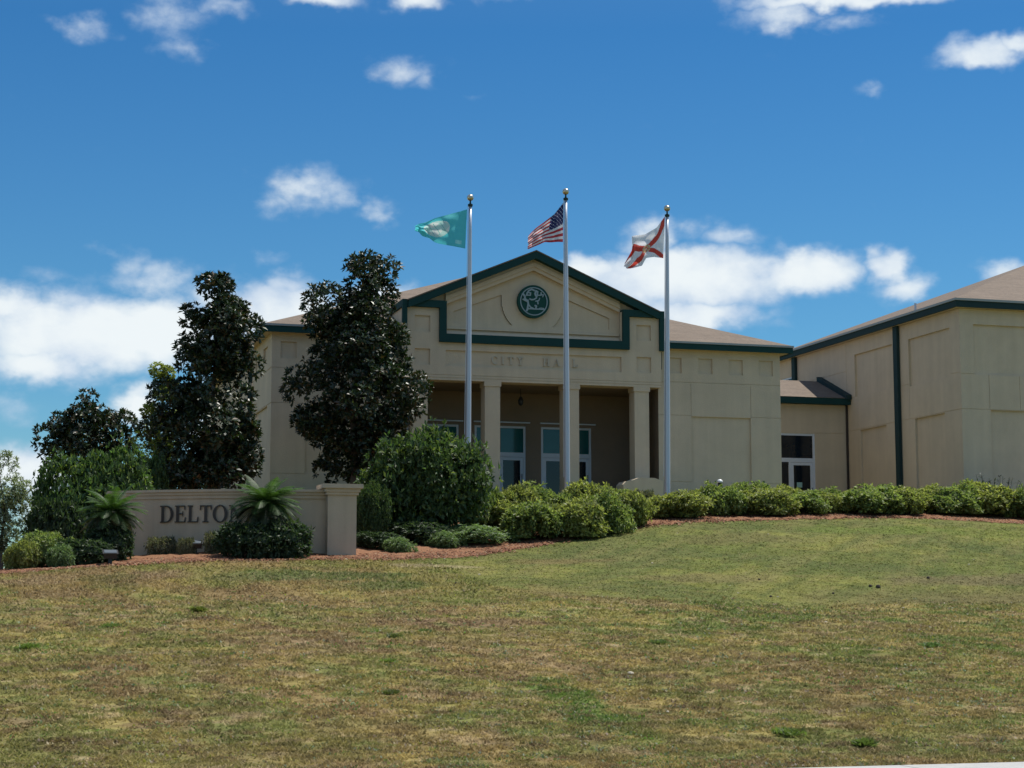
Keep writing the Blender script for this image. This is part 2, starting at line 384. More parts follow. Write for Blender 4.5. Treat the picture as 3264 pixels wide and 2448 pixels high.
# patches the lawn shows: (picture x, y, radius metres X, Y, colour, amount)
PATCH = [(700,1245,2.3,1.3,(.075,.105,.035),.85),(560,1250,1.2,.9,(.10,.11,.045),.6),(820,1265,1.6,1.0,(.08,.105,.035),.7),(900,1222,.9,.5,(.30,.26,.18),.7),(990,1225,.7,.4,(.30,.26,.17),.6),
         (1215,1500,.33,1.6,(.07,.135,.025),.9),(1250,1545,.5,1.4,(.065,.13,.025),.9),(1190,1470,.3,.9,(.09,.14,.03),.8),(1000,1290,2.2,1.2,(.13,.14,.04),.7),
         (60,1400,.4,.5,(.09,.17,.03),.85),(1340,1590,.9,1.0,(.11,.14,.04),.6),(1600,1600,1.6,1.6,(.11,.135,.04),.5),(2050,1620,1.6,1.4,(.10,.12,.04),.6),
         (1030,1345,1.6,1.2,(.17,.115,.075),.8),(700,1400,1.1,1.2,(.17,.12,.07),.6),(420,1550,.9,1.0,(.16,.105,.075),.7),(1520,1385,1.1,.9,(.24,.20,.05),.6),(1880,1430,.9,.8,(.10,.125,.04),.5),
         (80,1330,1.5,1.2,(.24,.21,.08),.6),(2130,1150,4,1.6,(.12,.15,.035),.7),(1900,1145,3,1.0,(.10,.14,.03),.7),(1560,1165,2.5,1.2,(.13,.125,.05),.6),(1180,1215,1.5,.8,(.16,.125,.06),.6),(2150,1255,4,1.1,(.13,.115,.06),.8),(1540,1250,2.4,.8,(.15,.13,.06),.6)]
PW = [(ground_hit(a, b), rx, ry, c, s) for a, b, rx, ry, c, s in PATCH]
def lawn(X, Y):
    A, green, yel, mix, S = lawn_color(X, Y)
    w1 = (fbm(X, Y, .9, 31)-.5)*1.5
    for p, rx, ry, c, s in PW:
        d = np.sqrt(((X-p[0])/rx)**2+((Y-p[1])/ry)**2)+w1
        A = mix(A, np.array(c), s*S(1.15, .5, d))
    near = S(41, 38, Y)
    A = mix(A, np.array((.25,.205,.075)), .7*near*S(.58, .70, fbm(X, Y, .55, 61, 3)))
    A = mix(A, np.array((.12,.15,.045)), .7*near*S(.58, .70, fbm(X, Y, .7, 64, 3)))
    A = mix(A, np.array((.13,.085,.055)), .6*near*S(.60, .72, fbm(X, Y, .45, 67, 3)))
    A = mix(A, np.array((.33,.26,.17)), .6*near*S(.66, .74, fbm(X, Y, .4, 70, 3)))
    fine = fbm(X, Y, .30, 40, 3); k = .75+.25*near
    fin2 = fbm(X, Y, .13, 47, 2)
    A = A*(1+(fine-.5)*.85*k+(fin2-.5)*.6*k)[..., None]*np.array((1.12, 1.07, .95))
    A = A*.92+.08*A.mean(-1, keepdims=True)*np.array((1.32, 1.14, .62))
    A = np.maximum(A, .01)
    # the bald ground under the bushes behind the lawn
    return A
xs = np.concatenate([[-1800, -900, -400, -200, -120, -80, -50, -30, -18, -10], np.arange(-5, 44.01, .16), [46, 50, 56, 66, 80, 100, 140, 220, 400, 900, 1800]])
ys = np.concatenate([[-1500, -500, -150, -40, -10, 5, 13.15, 13.3, 15.3, 16.7, 16.81], np.arange(17, 60.01, .16), [62, 66, 72, 80, 90, 100, 108, 120, 140, 170, 230, 400, 900, 2200]])
GX, GY = np.meshgrid(xs, ys, indexing='ij')
GZ = Hz(GX, GY); V = np.stack([GX, GY, GZ], -1).reshape(-1, 3)
C = lawn(GX, GY).reshape(-1, 3)
ni, nj = GX.shape; I = np.arange(ni*nj).reshape(ni, nj)
Fq = np.stack([I[:-1, :-1], I[1:, :-1], I[1:, 1:], I[:-1, 1:]], -1).reshape(-1, 4)
g = npmesh('ground', V, 4, C*.85, M['ground'], F=Fq); g['kind'] = 'structure'
g.data.polygons.foreach_set('use_smooth', [True]*len(g.data.polygons))
# road, kerb, sidewalk
def struct(mb, name, m): o = mb.build(name, m); o['kind'] = 'structure'; return o
struct(MB().box(-900, 900, -6, 13.1, -1.82, -1.75), 'road', M['asphalt'])
mk = MB()
for k in range(-30, 40): mk.box(k*12, k*12+3, 3.4, 3.55, -1.748, -1.744)
struct(mk, 'road_markings', M['paint'])
struct(MB().box(-900, 900, 13.11, 13.29, -1.85, -1.6), 'kerb', M['concrete'])
sw = MB()
for k in range(-60, 60): sw.box(k*1.5+.01, k*1.5+1.495, 15.3, 16.83, -1.75, -1.572)
struct(sw, 'sidewalk', M['concrete'])

# grass blades over the lawn the photo shows
def grass():
    n = 640000; r = np.random.default_rng(11)
    u = r.random(n); Y = 1/(1/17.0*(1-u)+1/57.0*u)
    X = Y*(-.12+r.random(n)*.92)
    ok = (fbm(X, Y, .20, 55, 2)+r.random(n)*.35 > .58*(Y < 41)) & (Y < Ym(X)-.05+(vnoise(X, Y, .5, 5)-.5)*.7) & (X > -6)
    X, Y = X[ok], Y[ok]; n = len(X)
    Z = Hz(X, Y)
    C = lawn(X, Y)
    clump = fbm(X, Y, .22, 50, 2)
    ang = r.random(n)*np.pi*2; s = (Y/20)**.75
    h = (.010+.034*r.random(n)**1.8*(.2+1.5*clump))*s; w = (.010+.012*r.random(n))*s
    bank = np.clip((Y-39.5), 0, 1)*(X > 12)
    h = h*(1-.6*bank)
    dx, dy = np.cos(ang)*w, np.sin(ang)*w; lx = (r.random(n)-.5)*h*3.2; ly = (r.random(n)-.5)*h*3.2
    V = np.empty((n, 3, 3)); V[:, 0] = np.stack([X-dx, Y-dy, Z-.004], -1); V[:, 1] = np.stack([X+dx, Y+dy, Z-.004], -1); V[:, 2] = np.stack([X+lx, Y+ly, Z+h], -1)
    k = (1+(r.random(n)-.5)*(.55-.2*bank))[:, None]
    straw = (r.random(n) < .22)[:, None]
    C = np.where(straw, C*.5+np.array([.30,.24,.13])*.6, C)*k*1.25
    o = npmesh('grass', V.reshape(-1, 3), 3, np.repeat(C, 3, 0), M['grass'])
    tag(o, 'short dry mown grass on the sloping lawn', 'grass', kind='stuff')
grass()
def tufts():
    r = np.random.default_rng(23); n = 9000; u = r.random(n); Y = 1/(1/17.0*(1-u)+1/41.0*u); X = Y*(-.08+r.random(n)*.76)
    ok = fbm(X, Y, .8, 81, 3)+r.random(n)*.25 > .62; X, Y = X[ok], Y[ok]; n = len(X); Z = Hz(X, Y)
    c = np.stack([X, Y, Z+.004], -1); K = 7; cen = np.repeat(c, K, 0)+np.concatenate([r.normal(0, .035, (n*K, 2)), np.zeros((n*K, 1))], 1)
    a = r.random(n*K)*6.28; e = r.random(n*K)*.9+.1; d = np.stack([np.cos(a)*np.cos(e), np.sin(a)*np.cos(e), np.sin(e)], -1); sd = np.stack([-np.sin(a), np.cos(a), 0*a], -1)
    l = ((.025+.035*r.random(n*K))*np.repeat((Y/24)**.6, K))[:, None]; w = l*(.16+.2*r.random((n*K, 1)))
    V = np.empty((n*K, 4, 3)); V[:, 0] = cen; V[:, 1] = cen+d*l*.5+sd*w; V[:, 2] = cen+d*l; V[:, 3] = cen+d*l*.5-sd*w
    pal = np.array([(.11,.15,.045),(.09,.15,.04),(.19,.185,.05),(.24,.19,.09),(.15,.10,.06),(.10,.13,.06)]); pi = (fbm(X, Y, 1.6, 90, 2)*9+r.random(n)*2.2).astype(int) % 6
    C = pal[np.repeat(pi, K)]*(.7+.7*r.random((n*K, 1)))
    o = npmesh('lawn_weeds', V.reshape(-1, 3), 4, np.repeat(C, 4, 0), M['leaf']); tag(o, 'small mixed weeds and leaf tufts growing through the dry lawn', 'weeds', kind='stuff')
tufts()

# mulch bed
def mulch():
    X = np.arange(-3.0, 44, .12); S = np.linspace(0, 1, 60)
    XX, SS = np.meshgrid(X, S, indexing='ij')
    y0 = Ym(XX)+(vnoise(XX, SS*0, .9, 3)-.5)*.5+(vnoise(XX, SS*0, .25, 4)-.5)*.2
    YY = y0+SS*(61.3-y0)
    edge = np.clip(SS/.03, 0, 1)
    ZZ = Hz(XX, YY)+.005+edge*.035+(vnoise(XX, YY, .18, 6)-.5)*.05*edge
    V = np.stack([XX, YY, ZZ], -1).reshape(-1, 3); ni, nj = XX.shape; I = np.arange(ni*nj).reshape(ni, nj)
    F = np.stack([I[:-1, :-1], I[1:, :-1], I[1:, 1:], I[:-1, 1:]], -1).reshape(-1, 4)
    o = npmesh('mulch_bed', V, 4, None, M['mulch'], F=F); o['kind'] = 'structure'
    # loose chips that break the edge
    r = np.random.default_rng(5); n = 16000
    x = r.random(n)*40; y = Ym(x)+r.normal(0, 1, n)*.28+r.random(n)*1.3; z = Hz(x, y)+.035
    a = r.random(n)*6.28; l = .03+.05*r.random(n); w = l*.35
    ca, sa = np.cos(a), np.sin(a); tz = (r.random(n)-.5)*.06
    V = np.empty((n, 4, 3))
    for k, (p, q) in enumerate(((-1,-1),(1,-1),(1,1),(-1,1))):
        V[:, k, 0] = x+ca*l*p-sa*w*q; V[:, k, 1] = y+sa*l*p+ca*w*q; V[:, k, 2] = z+tz*p
    c = np.array([.30,.16,.105])*(.45+1.0*r.random(n))[:, None]; c[r.random(n) < .12] = (.42,.33,.22)
    o = npmesh('mulch_chips', V.reshape(-1, 3), 4, np.repeat(c, 4, 0), M['grass']); tag(o, 'reddish bark chips scattered along the edge of the bed', 'mulch', kind='stuff')
mulch()

# ------------------------------------------------------------------ city hall
hall = thing('city_hall', 'beige city hall with green trimmed pediment, round emblem and columned entrance', 'building', (19.75, 64, 3.9))
G0 = 3.3
XA, XB, YF = 9.86, 29.65, 64.3
def front(mb, O, u0, u1, v0, v1, rects): return wallgrid(mb, O, (1,0,0), (0,0,1), (0,-1,0), u0, u1, v0, v1, rects)
sq = lambda x, z, s=.58, d=.07: (x, x+s, z, z+s*1.02, d)
w = MB()
front(w, (0,YF,0), 24.60, XB, G0, 9.80, [sq(24.98,8.89),sq(26.25,8.9),sq(27.51,8.9),sq(28.77,8.91),(25.94,28.39,4.75,7.25,.07),
      hj(8.55,24.6,XB),hj(7.28,24.6,25.93),hj(7.28,28.4,XB),hj(4.75,24.6,XB),vj(25.93,7.25,8.5),vj(28.4,7.25,8.5),vj(28.4,3.9,4.75)])
front(w, (0,YF,0), XA, 14.66, G0, 9.80, [sq(10.18,8.9),sq(11.44,8.9),sq(12.7,8.9),sq(13.96,8.9,.5),(11.1,13.55,4.75,7.25,.07),hj(8.55,XA,14.66),hj(7.28,XA,11.09),hj(4.75,XA,14.66)])
wallgrid(w, (XA,0,0), (0,1,0), (0,0,1), (-1,0,0), YF, 84.1, G0, 9.80, [(65.3,66.3,8.9,9.45,.07),(67.3,68.3,8.9,9.45,.07),hj(8.55,YF,84),hj(7.28,YF,84),(65.2,68.2,4.9,7.25,.07),(70.5,74.5,4.9,7.25,.07)])
w.quad((XB,YF,G0),(XB,84.1,G0),(XB,84.1,9.8),(XB,YF,9.8)); w.quad((XA,84.1,G0),(XB,84.1,G0),(XB,84.1,9.8),(XA,84.1,9.8))
w.build('wall', M['stucco'], hall)
# entrance recess
DO = [(15.5, 17.57), (18.19, 20.25), (20.87, 22.93)]
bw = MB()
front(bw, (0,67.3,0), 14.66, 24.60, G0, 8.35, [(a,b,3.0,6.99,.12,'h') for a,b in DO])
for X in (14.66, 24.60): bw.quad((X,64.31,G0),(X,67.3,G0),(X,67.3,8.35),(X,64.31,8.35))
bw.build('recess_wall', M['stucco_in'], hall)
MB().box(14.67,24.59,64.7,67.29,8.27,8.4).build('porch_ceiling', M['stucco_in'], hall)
MB().box(14.2,25.0,62.6,67.29,3.5,3.88).build('porch_floor', M['concrete'], hall)
# entablature and corner blocks
e = MB()
YP = 64.0
front(e, (0,YP,0), 14.62, 24.62, 8.27, 11.10, [(16.2,23.02,9.95,11.2,.14,'h'), (16.2,23.02,8.80,9.38,.07),
      sq(15.03,8.81),sq(15.03,10.03),sq(23.63,8.82),sq(23.63,10.04),hj(8.46,14.62,24.62),hj(8.36,14.62,24.62)])
e.quad((14.62,YP,8.27),(24.62,YP,8.27),(24.62,64.72,8.27),(14.62,64.72,8.27))
e.quad((14.62,64.72,8.27),(24.62,64.72,8.27),(24.62,64.72,9.7),(14.62,64.72,9.7))
for X in (14.62, 24.62): e.quad((X,YP,8.27),(X,66.4,8.27),(X,66.4,11.1),(X,YP,11.1))
for a, b in ((14.62,16.2),(23.02,24.62)): e.quad((a,YP,11.1),(b,YP,11.1),(b,66.4,11.1),(a,66.4,11.1))
e.quad((16.2,YP+.14,9.95),(23.02,YP+.14,9.95),(23.02,64.3,10.2),(16.2,64.3,10.2))
e.build('entablature', M['stucco'], hall)
# pediment
CXP = 19.61; PK = 13.20; SL = .425
def rk(x, off=0): return PK-off-SL*abs(x-CXP)
pd = MB()
pd.prism([(14.9, rk(14.9,.25)-.0), (16.21, rk(16.21,.25)), (16.21, 10.0), (14.9, 11.0)], 64.21, 64.5)
pd.prism([(23.01, rk(23.01,.25)), (24.32, rk(24.32,.25)), (24.32, 11.0), (23.01, 10.0)], 64.21, 64.5)
# outer border: between rake and inner gable line
IZ = .66
for s in (-1, 1):
    xo = CXP+s*3.40
    a = [(CXP, rk(CXP,.25)), (xo, rk(xo,.25)), (xo, rk(xo,IZ)), (CXP, rk(CXP,IZ))]
    pd.prism(a if s > 0 else a[::-1], 64.12, 64.5)
    b = [(CXP, rk(CXP,.36)), (xo, rk(xo,.36)), (xo, rk(xo,.52)), (CXP, rk(CXP,.52))]
    pd.prism(b if s > 0 else b[::-1], 64.07, 64.118)
pd.build('pediment_border', M['stucco'], hall)
# pediment field with two recessed panels: strips built from columns so that the panels have real depth
pf = MB()
def panel_bounds(x):       # z range of the recessed panel at x (or None)
    dx = abs(x-CXP)
    if dx < .80 or dx > 3.03: return None
    top = 11.98-.385*dx*1.0+.07
    lo = 10.45
    if dx < 1.2: top = 11.36-math.sqrt(1.44-dx*dx)   # inner edge follows a circle round the emblem
    return (lo, min(top, 11.60)) if top > lo+.02 else None
xsf = sorted({round(16.21+i*(6.8/170), 4) for i in range(171)})
DP = .06
for xa, xb in zip(xsf[:-1], xsf[1:]):
    xm = (xa+xb)/2; top0, top1 = rk(xa,IZ-.05), rk(xb,IZ-.05); pb = panel_bounds(xm)
    if pb is None: pf.quad((xa,64.3,10.19),(xb,64.3,10.19),(xb,64.3,top1),(xa,64.3,top0))
    else:
        lo, hi = pb
        pf.quad((xa,64.3,10.19),(xb,64.3,10.19),(xb,64.3,lo),(xa,64.3,lo)); pf.quad((xa,64.3,hi),(xb,64.3,hi),(xb,64.3,top1),(xa,64.3,top0))
        pf.quad((xa,64.3+DP,lo),(xb,64.3+DP,lo),(xb,64.3+DP,hi),(xa,64.3+DP,hi))
        pf.quad((xa,64.3,lo),(xb,64.3,lo),(xb,64.3+DP,lo),(xa,64.3+DP,lo)); pf.quad((xa,64.3,hi),(xb,64.3,hi),(xb,64.3+DP,hi),(xa,64.3+DP,hi))
    for xx, other in ((xa, xm-6.8/170), (xb, xm+6.8/170)):
        po = panel_bounds(other)
        if pb and not po: pf.quad((xx,64.3,pb[0]),(xx,64.3+DP,pb[0]),(xx,64.3+DP,pb[1]),(xx,64.3,pb[1]))
pf.box(16.2,23.02,64.2,64.299,10.2,10.27)
pf.build('pediment_field', M['stucco'], hall)
# rake fascia and gable roof
rf = MB()
for s in (-1, 1):
    xo = CXP+s*4.86
    a = [(CXP, rk(CXP)), (xo, rk(xo)), (xo, rk(xo,.27)), (CXP, rk(CXP,.27))]
    rf.prism(a if s > 0 else a[::-1], 63.78, 63.86)
    b = [(CXP, rk(CXP,.02)), (xo, rk(xo,.02)), (xo, rk(xo,.25)), (CXP, rk(CXP,.25))]
    rf.prism(b if s > 0 else b[::-1], 63.861, 66.45)
rf.build('rake_fascia', M['green'], hall)
gr = MB()
for s in (-1, 1):
    xo = CXP+s*4.9
    gr.slab([(CXP,63.76,rk(CXP)+.05),(CXP,73.5,rk(CXP)+.05),(xo,73.5,rk(xo)+.05),(xo,63.76,rk(xo)+.05)], .045)
gr.build('gable_roof', M['shingle'], hall)
# green ribbon round blocks and trough
g = MB(); YG0, YG1 = 63.86, 63.998
for s in (0, 1):
    mx = (lambda x: x) if s == 0 else (lambda x: 2*CXP-x+.03)
    def bx(a, b, z0, z1, y0=YG0, y1=YG1): a, b = sorted((mx(a), mx(b))); g.box(a, b, y0, y1, z0, z1)
    bx(14.54, 16.2, 10.92, 11.18); bx(14.54, 14.72, 9.66, 10.92); bx(15.94, 16.2, 9.97, 10.92)
    bx(14.54, 14.615, 10.92, 11.18, 64.0, 66.5)
    bx(14.54, 14.615, 9.9, 10.1, 64.31, 66.5)
    bx(14.616, 16.2, 11.11, 11.18, 64.0, 66.5)
bxa = (15.94, 2*CXP+.03-15.94); g.box(*bxa, YG0, YG1, 9.66, 9.97)
g.build('green_ribbon', M['green'], hall)
# columns
for cx_ in (15.25, 17.99, 21.05, 23.83):
    c = MB().box(cx_-.29, cx_+.29, 64.03, 64.61, 3.88, 8.10).box(cx_-.325, cx_+.325, 63.995, 64.645, 8.10, 8.268).box(cx_-.34, cx_+.34, 63.98, 64.66, 3.881, 4.15)
    c.build('column', M['stucco'], hall)
# plinth wall with sloped shoulders
pl = MB().prism([(22.74,3.4),(24.3,3.4),(24.3,4.68),(23.95,4.78),(23.35,4.78),(23.1,4.68),(22.85,4.64),(22.74,4.52)], 63.1, 63.9)
pl.build('plinth', M['stucco'], hall)
pl = MB().prism([(14.9,3.4),(16.46,3.4),(16.46,4.52),(16.35,4.64),(16.1,4.68),(15.85,4.78),(15.25,4.78),(14.9,4.68)], 63.1, 63.9)
pl.build('plinth', M['stucco'], hall)
# entrance doors
def door_leaf(parent, x0, x1, z0, z1, y, notice=False):
    d = MB(); st = .12
    d.box(x0, x0+st, y, y+.05, z0, z1).box(x1-st, x1, y, y+.05, z0, z1).box(x0+st, x1-st, y+.001, y+.05, z1-.12, z1).box(x0+st, x1-st, y+.001, y+.05, z0, z0+.25)
    o = d.build('door', M['white'], parent)
    MB().box(x0+st, x1-st, y+.02, y+.03, z0+.25, z1-.12).build('pane', M['glass'], o)
    MB().tube([(x1-.06, y-.05, z0+.8), (x1-.06, y-.05, z0+1.25)], .014, 6).build('handle', M['dark'], o)
    return o
for a, b in DO:
    fr = MB(); y = 67.33
    fr.box(a, a+.09, y, y+.09, 3.88, 6.99).box(b-.09, b, y, y+.09, 3.88, 6.99).box(a+.09, b-.09, y, y+.088, 6.91, 6.989).box(a+.09, b-.09, y, y+.088, 5.80, 5.97)
    f = fr.build('door_frame', M['white'], hall)
    t = MB().box(a+.09, b-.09, y+.04, y+.05, 5.97, 6.91).build('transom_pane', M['teal_glass'], f)
    m = (a+b)/2
    MB().box(m-.02, m+.02, y+.01, y+.039, 5.97, 6.91).build('mullion', M['gutter'], f)
    door_leaf(hall, a+.095, m-.003, 3.9, 5.79, y+.015); door_leaf(hall, m+.003, b-.095, 3.9, 5.79, y+.015)
    MB().box(a-.05, b+.15, 67.2, 67.299, 7.10, 7.15).build('lintel', M['white'], hall)
MB().lathe((19.6, 65.8, 7.62), [(.02,0),(.09,.06),(.11,.2),(.07,.3),(.015,.36),(.01,.655)], 10).build('pendant_lamp', M['dark'], hall)
# main hip roof with fascia
E0x, E1x, E0y, E1y, EZ = 9.5, 30.05, 63.93, 84.5, 10.04; AP = (19.8, 74.2, 14.1)
r = MB()
corn = [(E0x-.03,E0y-.03,EZ+.02),(E1x+.03,E0y-.03,EZ+.02),(E1x+.03,E1y+.03,EZ+.02),(E0x-.03,E1y+.03,EZ+.02)]
for i in (1, 2, 3): r.quad(corn[i], corn[(i+1) % 4], AP)
def fy(z_y): return EZ+.02+(z_y-(E0y-.03))/(AP[1]-(E0y-.03))*(AP[2]-EZ-.02)
r.quad(corn[0], (14.54,E0y-.03,fy(E0y-.03)), (14.54,64.6,fy(64.6)), (24.70,64.6,fy(64.6)), (24.70,E0y-.03,fy(E0y-.03)), corn[1], AP)
r.build('roof', M['shingle'], hall)
fs = MB()
fs.box(E0x, 14.53, E0y, E0y+.08, 9.78, EZ).box(24.72, E1x, E0y, E0y+.08, 9.78, EZ)
fs.box(E0x, E0x+.08, E0y+.081, E1y, 9.78, EZ).box(E1x-.08, E1x, E0y+.081, E1y, 9.78, EZ).box(E0x+.081, E1x-.081, E1y-.08, E1y, 9.78, EZ)
fs.build('fascia', M['green'], hall)
for q in ((E0x+.081, 14.52, E0y+.081, YF+.2), (24.73, E1x-.081, E0y+.081, YF+.2), (E0x+.081, XA+.1, YF+.201, E1y-.1), (XB-.1, E1x-.081, YF+.201, E1y-.1)): MB().box(*q, 9.80, 9.83).build('soffit', M['stucco'], hall)
MB().box(XA-.14, XA-.02, 69.05, 69.2, 4.0, 9.79).build('downspout', M['gutter'], hall)
MB().box(24.64, 24.72, YF-.1, YF-.01, 9.0, 9.66).build('downspout', M['gutter'], hall)

MB().box(E0x-.03, 14.53, E0y-.035, E0y-.002, 10.0, 10.075).build('drip_edge', M['drip'], hall)
MB().box(24.72, E1x+.03, E0y-.035, E0y-.002, 10.0, 10.075).build('drip_edge', M['drip'], hall)
# lettering
def ringpts(cx, cy, rx, ry, ix, iy, a0, a1, n=22):
    out = []
    for k in range(n):
        t0 = math.radians(a0+(a1-a0)*k/n); t1 = math.radians(a0+(a1-a0)*(k+1)/n)
        out.append([(cx+rx*math.cos(t0), cy+ry*math.sin(t0)), (cx+rx*math.cos(t1), cy+ry*math.sin(t1)), (cx+ix*math.cos(t1), cy+iy*math.sin(t1)), (cx+ix*math.cos(t0), cy+iy*math.sin(t0))])
    return out
def R(x0, x1, y0, y1): return [[(x0,y0),(x1,y0),(x1,y1),(x0,y1)]]
def glyph(ch):
    """unit-height serif capitals: width, list of layers (each layer a list of polygons)"""
    s = .17; th = .06; sf = .06
    serif = lambda x: R(x-.08, x+s+.08, 0, sf)+R(x-.08, x+s+.08, 1-sf, 1)
    if ch == 'I': return .38, [R(.1, .1+s, 0, 1), serif(.1)]
    if ch == 'L': return .72, [R(.1, .1+s, 0, 1), R(.02,.35,1-sf,1)+R(.02,.68,0,sf), [[(.60,sf),(.68,sf),(.70,.32),(.66,.32)]]]
    if ch == 'E': return .74, [R(.1, .1+s, 0, 1), R(.02,.68,0,sf)+R(.02,.66,1-sf,1)+R(.27,.52,.48,.54), [[(.60,sf),(.68,sf),(.70,.30),(.66,.30)],[(.58,1-sf),(.66,1-sf),(.66,.74),(.62,.74)],[(.49,.36),(.53,.36),(.53,.66),(.49,.66)]]]
    if ch == 'T': return .76, [R(.30, .30+s, 0, 1), R(.02,.75,1-sf,1)+R(.20,.57,0,sf), [[(.02,1-sf),(.10,1-sf),(.06,.72),(.02,.72)],[(.67,1-sf),(.75,1-sf),(.75,.72),(.71,.72)]]]
    if ch == 'D': return .88, [R(.1, .1+s, 0, 1), R(.02,.42,0,sf)+R(.02,.42,1-sf,1), ringpts(.40,.5,.46,.5,.28,.44,-90,90)]
    if ch == 'O': return .98, [ringpts(.48,.5,.46,.52,.29,.46,0,360,36)]
    if ch == 'C': return .86, [ringpts(.47,.5,.45,.52,.29,.46,48,312,30), R(.72,.77,.70,.98)]
    if ch == 'N': return .94, [R(.13,.19,0,1)+R(.75,.81,0,1), [[(.10,1),(.28,1),(.81,0),(.68,0)]], R(.02,.30,0,sf)+R(.64,.92,1-sf,1)+R(.02,.2,1-sf,1)]
    if ch == 'A': return .94, [[[(.10,0),(.16,0),(.48,.95),(.44,1)]], [[(.42,1),(.52,1),(.86,0),(.67,0)]], R(.22,.70,.30,.36), R(.0,.28,0,sf)+R(.56,.96,0,sf)]
    if ch == 'Y': return .84, [R(.34,.51,0,.48), [[(.08,1),(.26,1),(.50,.46),(.36,.46)]], [[(.44,.46),(.50,.46),(.80,1),(.73,1)]], R(.24,.60,0,sf)+R(.0,.34,1-sf,1)+R(.62,.88,1-sf,1)]
    if ch == 'H': return .94, [R(.12,.12+s,0,1)+R(.66,.66+s,0,1), R(.3,.66,.48,.54), R(.03,.38,0,sf)+R(.03,.38,1-sf,1)+R(.57,.92,0,sf)+R(.57,.92,1-sf,1)]
    return .4, []
def letter_mesh(ch, h, x0, z0, y, th, mb):
    wd, layers = glyph(ch)
    for li, polys in enumerate(layers):
        for p in polys:
            mb.prism([(x0+a*h, z0+b*h) for a, b in p], y-th-.0015*li, y)
    return wd*h
x = 17.95; hh = .29
for ch in 'CITY HALL':
    if ch == ' ': x += .62; continue
    b = MB(); wd = letter_mesh(ch, hh, x, 8.93, 64.069, .05, b); b.build('letter', M['relief'], hall)
    x += wd+.135
# round emblem
em = MB(); ce = (19.61, 11.36)
circ = lambda r, n=48: [(ce[0]+r*math.cos(2*math.pi*k/n), ce[1]+r*math.sin(2*math.pi*k/n)) for k in range(n)]
em.prism(circ(.62), 64.12, 64.305)
emo = em.build('emblem', M['emblem'], hall)
rl = MB()
for p in ringpts(ce[0], ce[1], .535, .535, .50, .50, 0, 360, 48): rl.prism(p, 64.095, 64.125)
strokes = [([(690,590),(760,680),(770,760),(850,850)],70),([(700,780),(800,830)],60),([(820,650),(850,560),(900,490),(1000,440),(1090,480)],62),([(900,560),(960,560),(950,640),(860,640)],46),
 ([(1150,480),(1110,580),(1140,650)],75),([(1200,500),(1190,610)],55),([(1170,630),(1280,625),(1390,600)],40),([(1320,530),(1315,620)],50),([(1400,600),(1370,680)],34),
 ([(930,760),(1000,785),(1080,770),(1150,720),(1175,660)],55),([(860,800),(880,920),(865,1020),(850,1110),(825,1150)],72),([(905,960),(960,1030),(1050,1065)],50),
 ([(850,1085),(960,1080),(1100,1085),(1250,1080),(1440,1085)],48),([(1110,970),(1160,985),(1140,1050)],60),([(1270,720),(1240,800),(1130,825)],42),([(1200,810),(1215,915)],50),([(1250,1050),(1320,1040),(1420,1050)],26)]
q = 0
for pts, wdt in strokes:
    P = [(ce[0]+(a-1072)/540*.62, ce[1]-(b-835)/540*.62) for a, b in pts]; hw = wdt/540*.62/2*.82
    for (xa, za), (xb, zb) in zip(P[:-1], P[1:]):
        l = math.hypot(xb-xa, zb-za); nx, nz = -(zb-za)/l*hw, (xb-xa)/l*hw; ex, ez = (xb-xa)/l*hw*.5, (zb-za)/l*hw*.5
        q += 1
        rl.prism([(xa+nx-ex,za+nz-ez),(xa-nx-ex,za-nz-ez),(xb-nx+ex,zb-nz+ez),(xb+nx+ex,zb+nz+ez)], 64.088+.0006*q, 64.125)
rl.build('relief', M['silver'], emo)

# ------------------------------------------------------------------ connecting wing
cn = thing('connecting_wing', 'low beige wing with glass door linking the city hall and the big hall at right', 'building', (33, 72, 3.9))
w = MB()
front(w, (0,72.0,0), 29.66, 36.37, G0, 8.80, [(32.75,34.80,3.0,7.53,.12,'h'), hj(7.56,34.81,36.37)])
w.quad((29.66,72.0,G0),(29.66,76,G0),(29.66,76,8.8),(29.66,72,8.8))
w.build('wall', M['stucco'], cn)
r = MB().quad((29.66,71.58,9.08),(36.36,71.58,9.08),(36.36,74.4,10.16),(29.66,74.4,10.16)).quad((29.66,74.4,10.16),(36.36,74.4,10.16),(36.36,78,9.1),(29.66,78,9.1)).quad((29.66,71.58,9.08),(29.66,74.4,10.16),(29.66,78,9.1))
r.build('roof', M['shingle'], cn)
MB().box(29.66,36.36,71.6,71.68,8.80,9.07).box(29.66,36.36,71.681,71.999,8.81,8.84).build('fascia', M['green'], cn)
MB().slab([(36.1,71.5,9.22),(36.36,71.5,9.22),(36.36,74.4,10.36),(36.1,74.4,10.36)], .2).build('flashing', M['gutter'], cn)
fr = MB(); y = 72.03
fr.box(32.75,32.85,y,y+.09,3.9,7.53).box(34.70,34.80,y,y+.09,3.9,7.53).box(32.85,34.70,y,y+.088,7.43,7.529).box(32.85,34.70,y,y+.088,6.27,6.45).box(33.55,33.66,y,y+.087,3.9,6.27)
f = fr.build('door_frame', M['white'], cn)
MB().box(32.85,34.70,y+.04,y+.05,6.45,7.43).build('transom_pane', M['glass'], f)
MB().box(32.85,33.55,y+.04,y+.05,3.9,6.15).box(32.85,33.55,y+.01,y+.06,6.15,6.27).build('sidelight_pane', M['glass'], f)
dl = door_leaf(cn, 33.665, 34.695, 3.92, 6.26, y+.012)
MB().box(33.93,34.18,y+.022,y+.0295,5.18,5.40).build('notice', M['notice'], dl)
MB().box(36.28,36.355,71.9,71.975,3.9,8.8).build('downspout', M['letter'], cn)

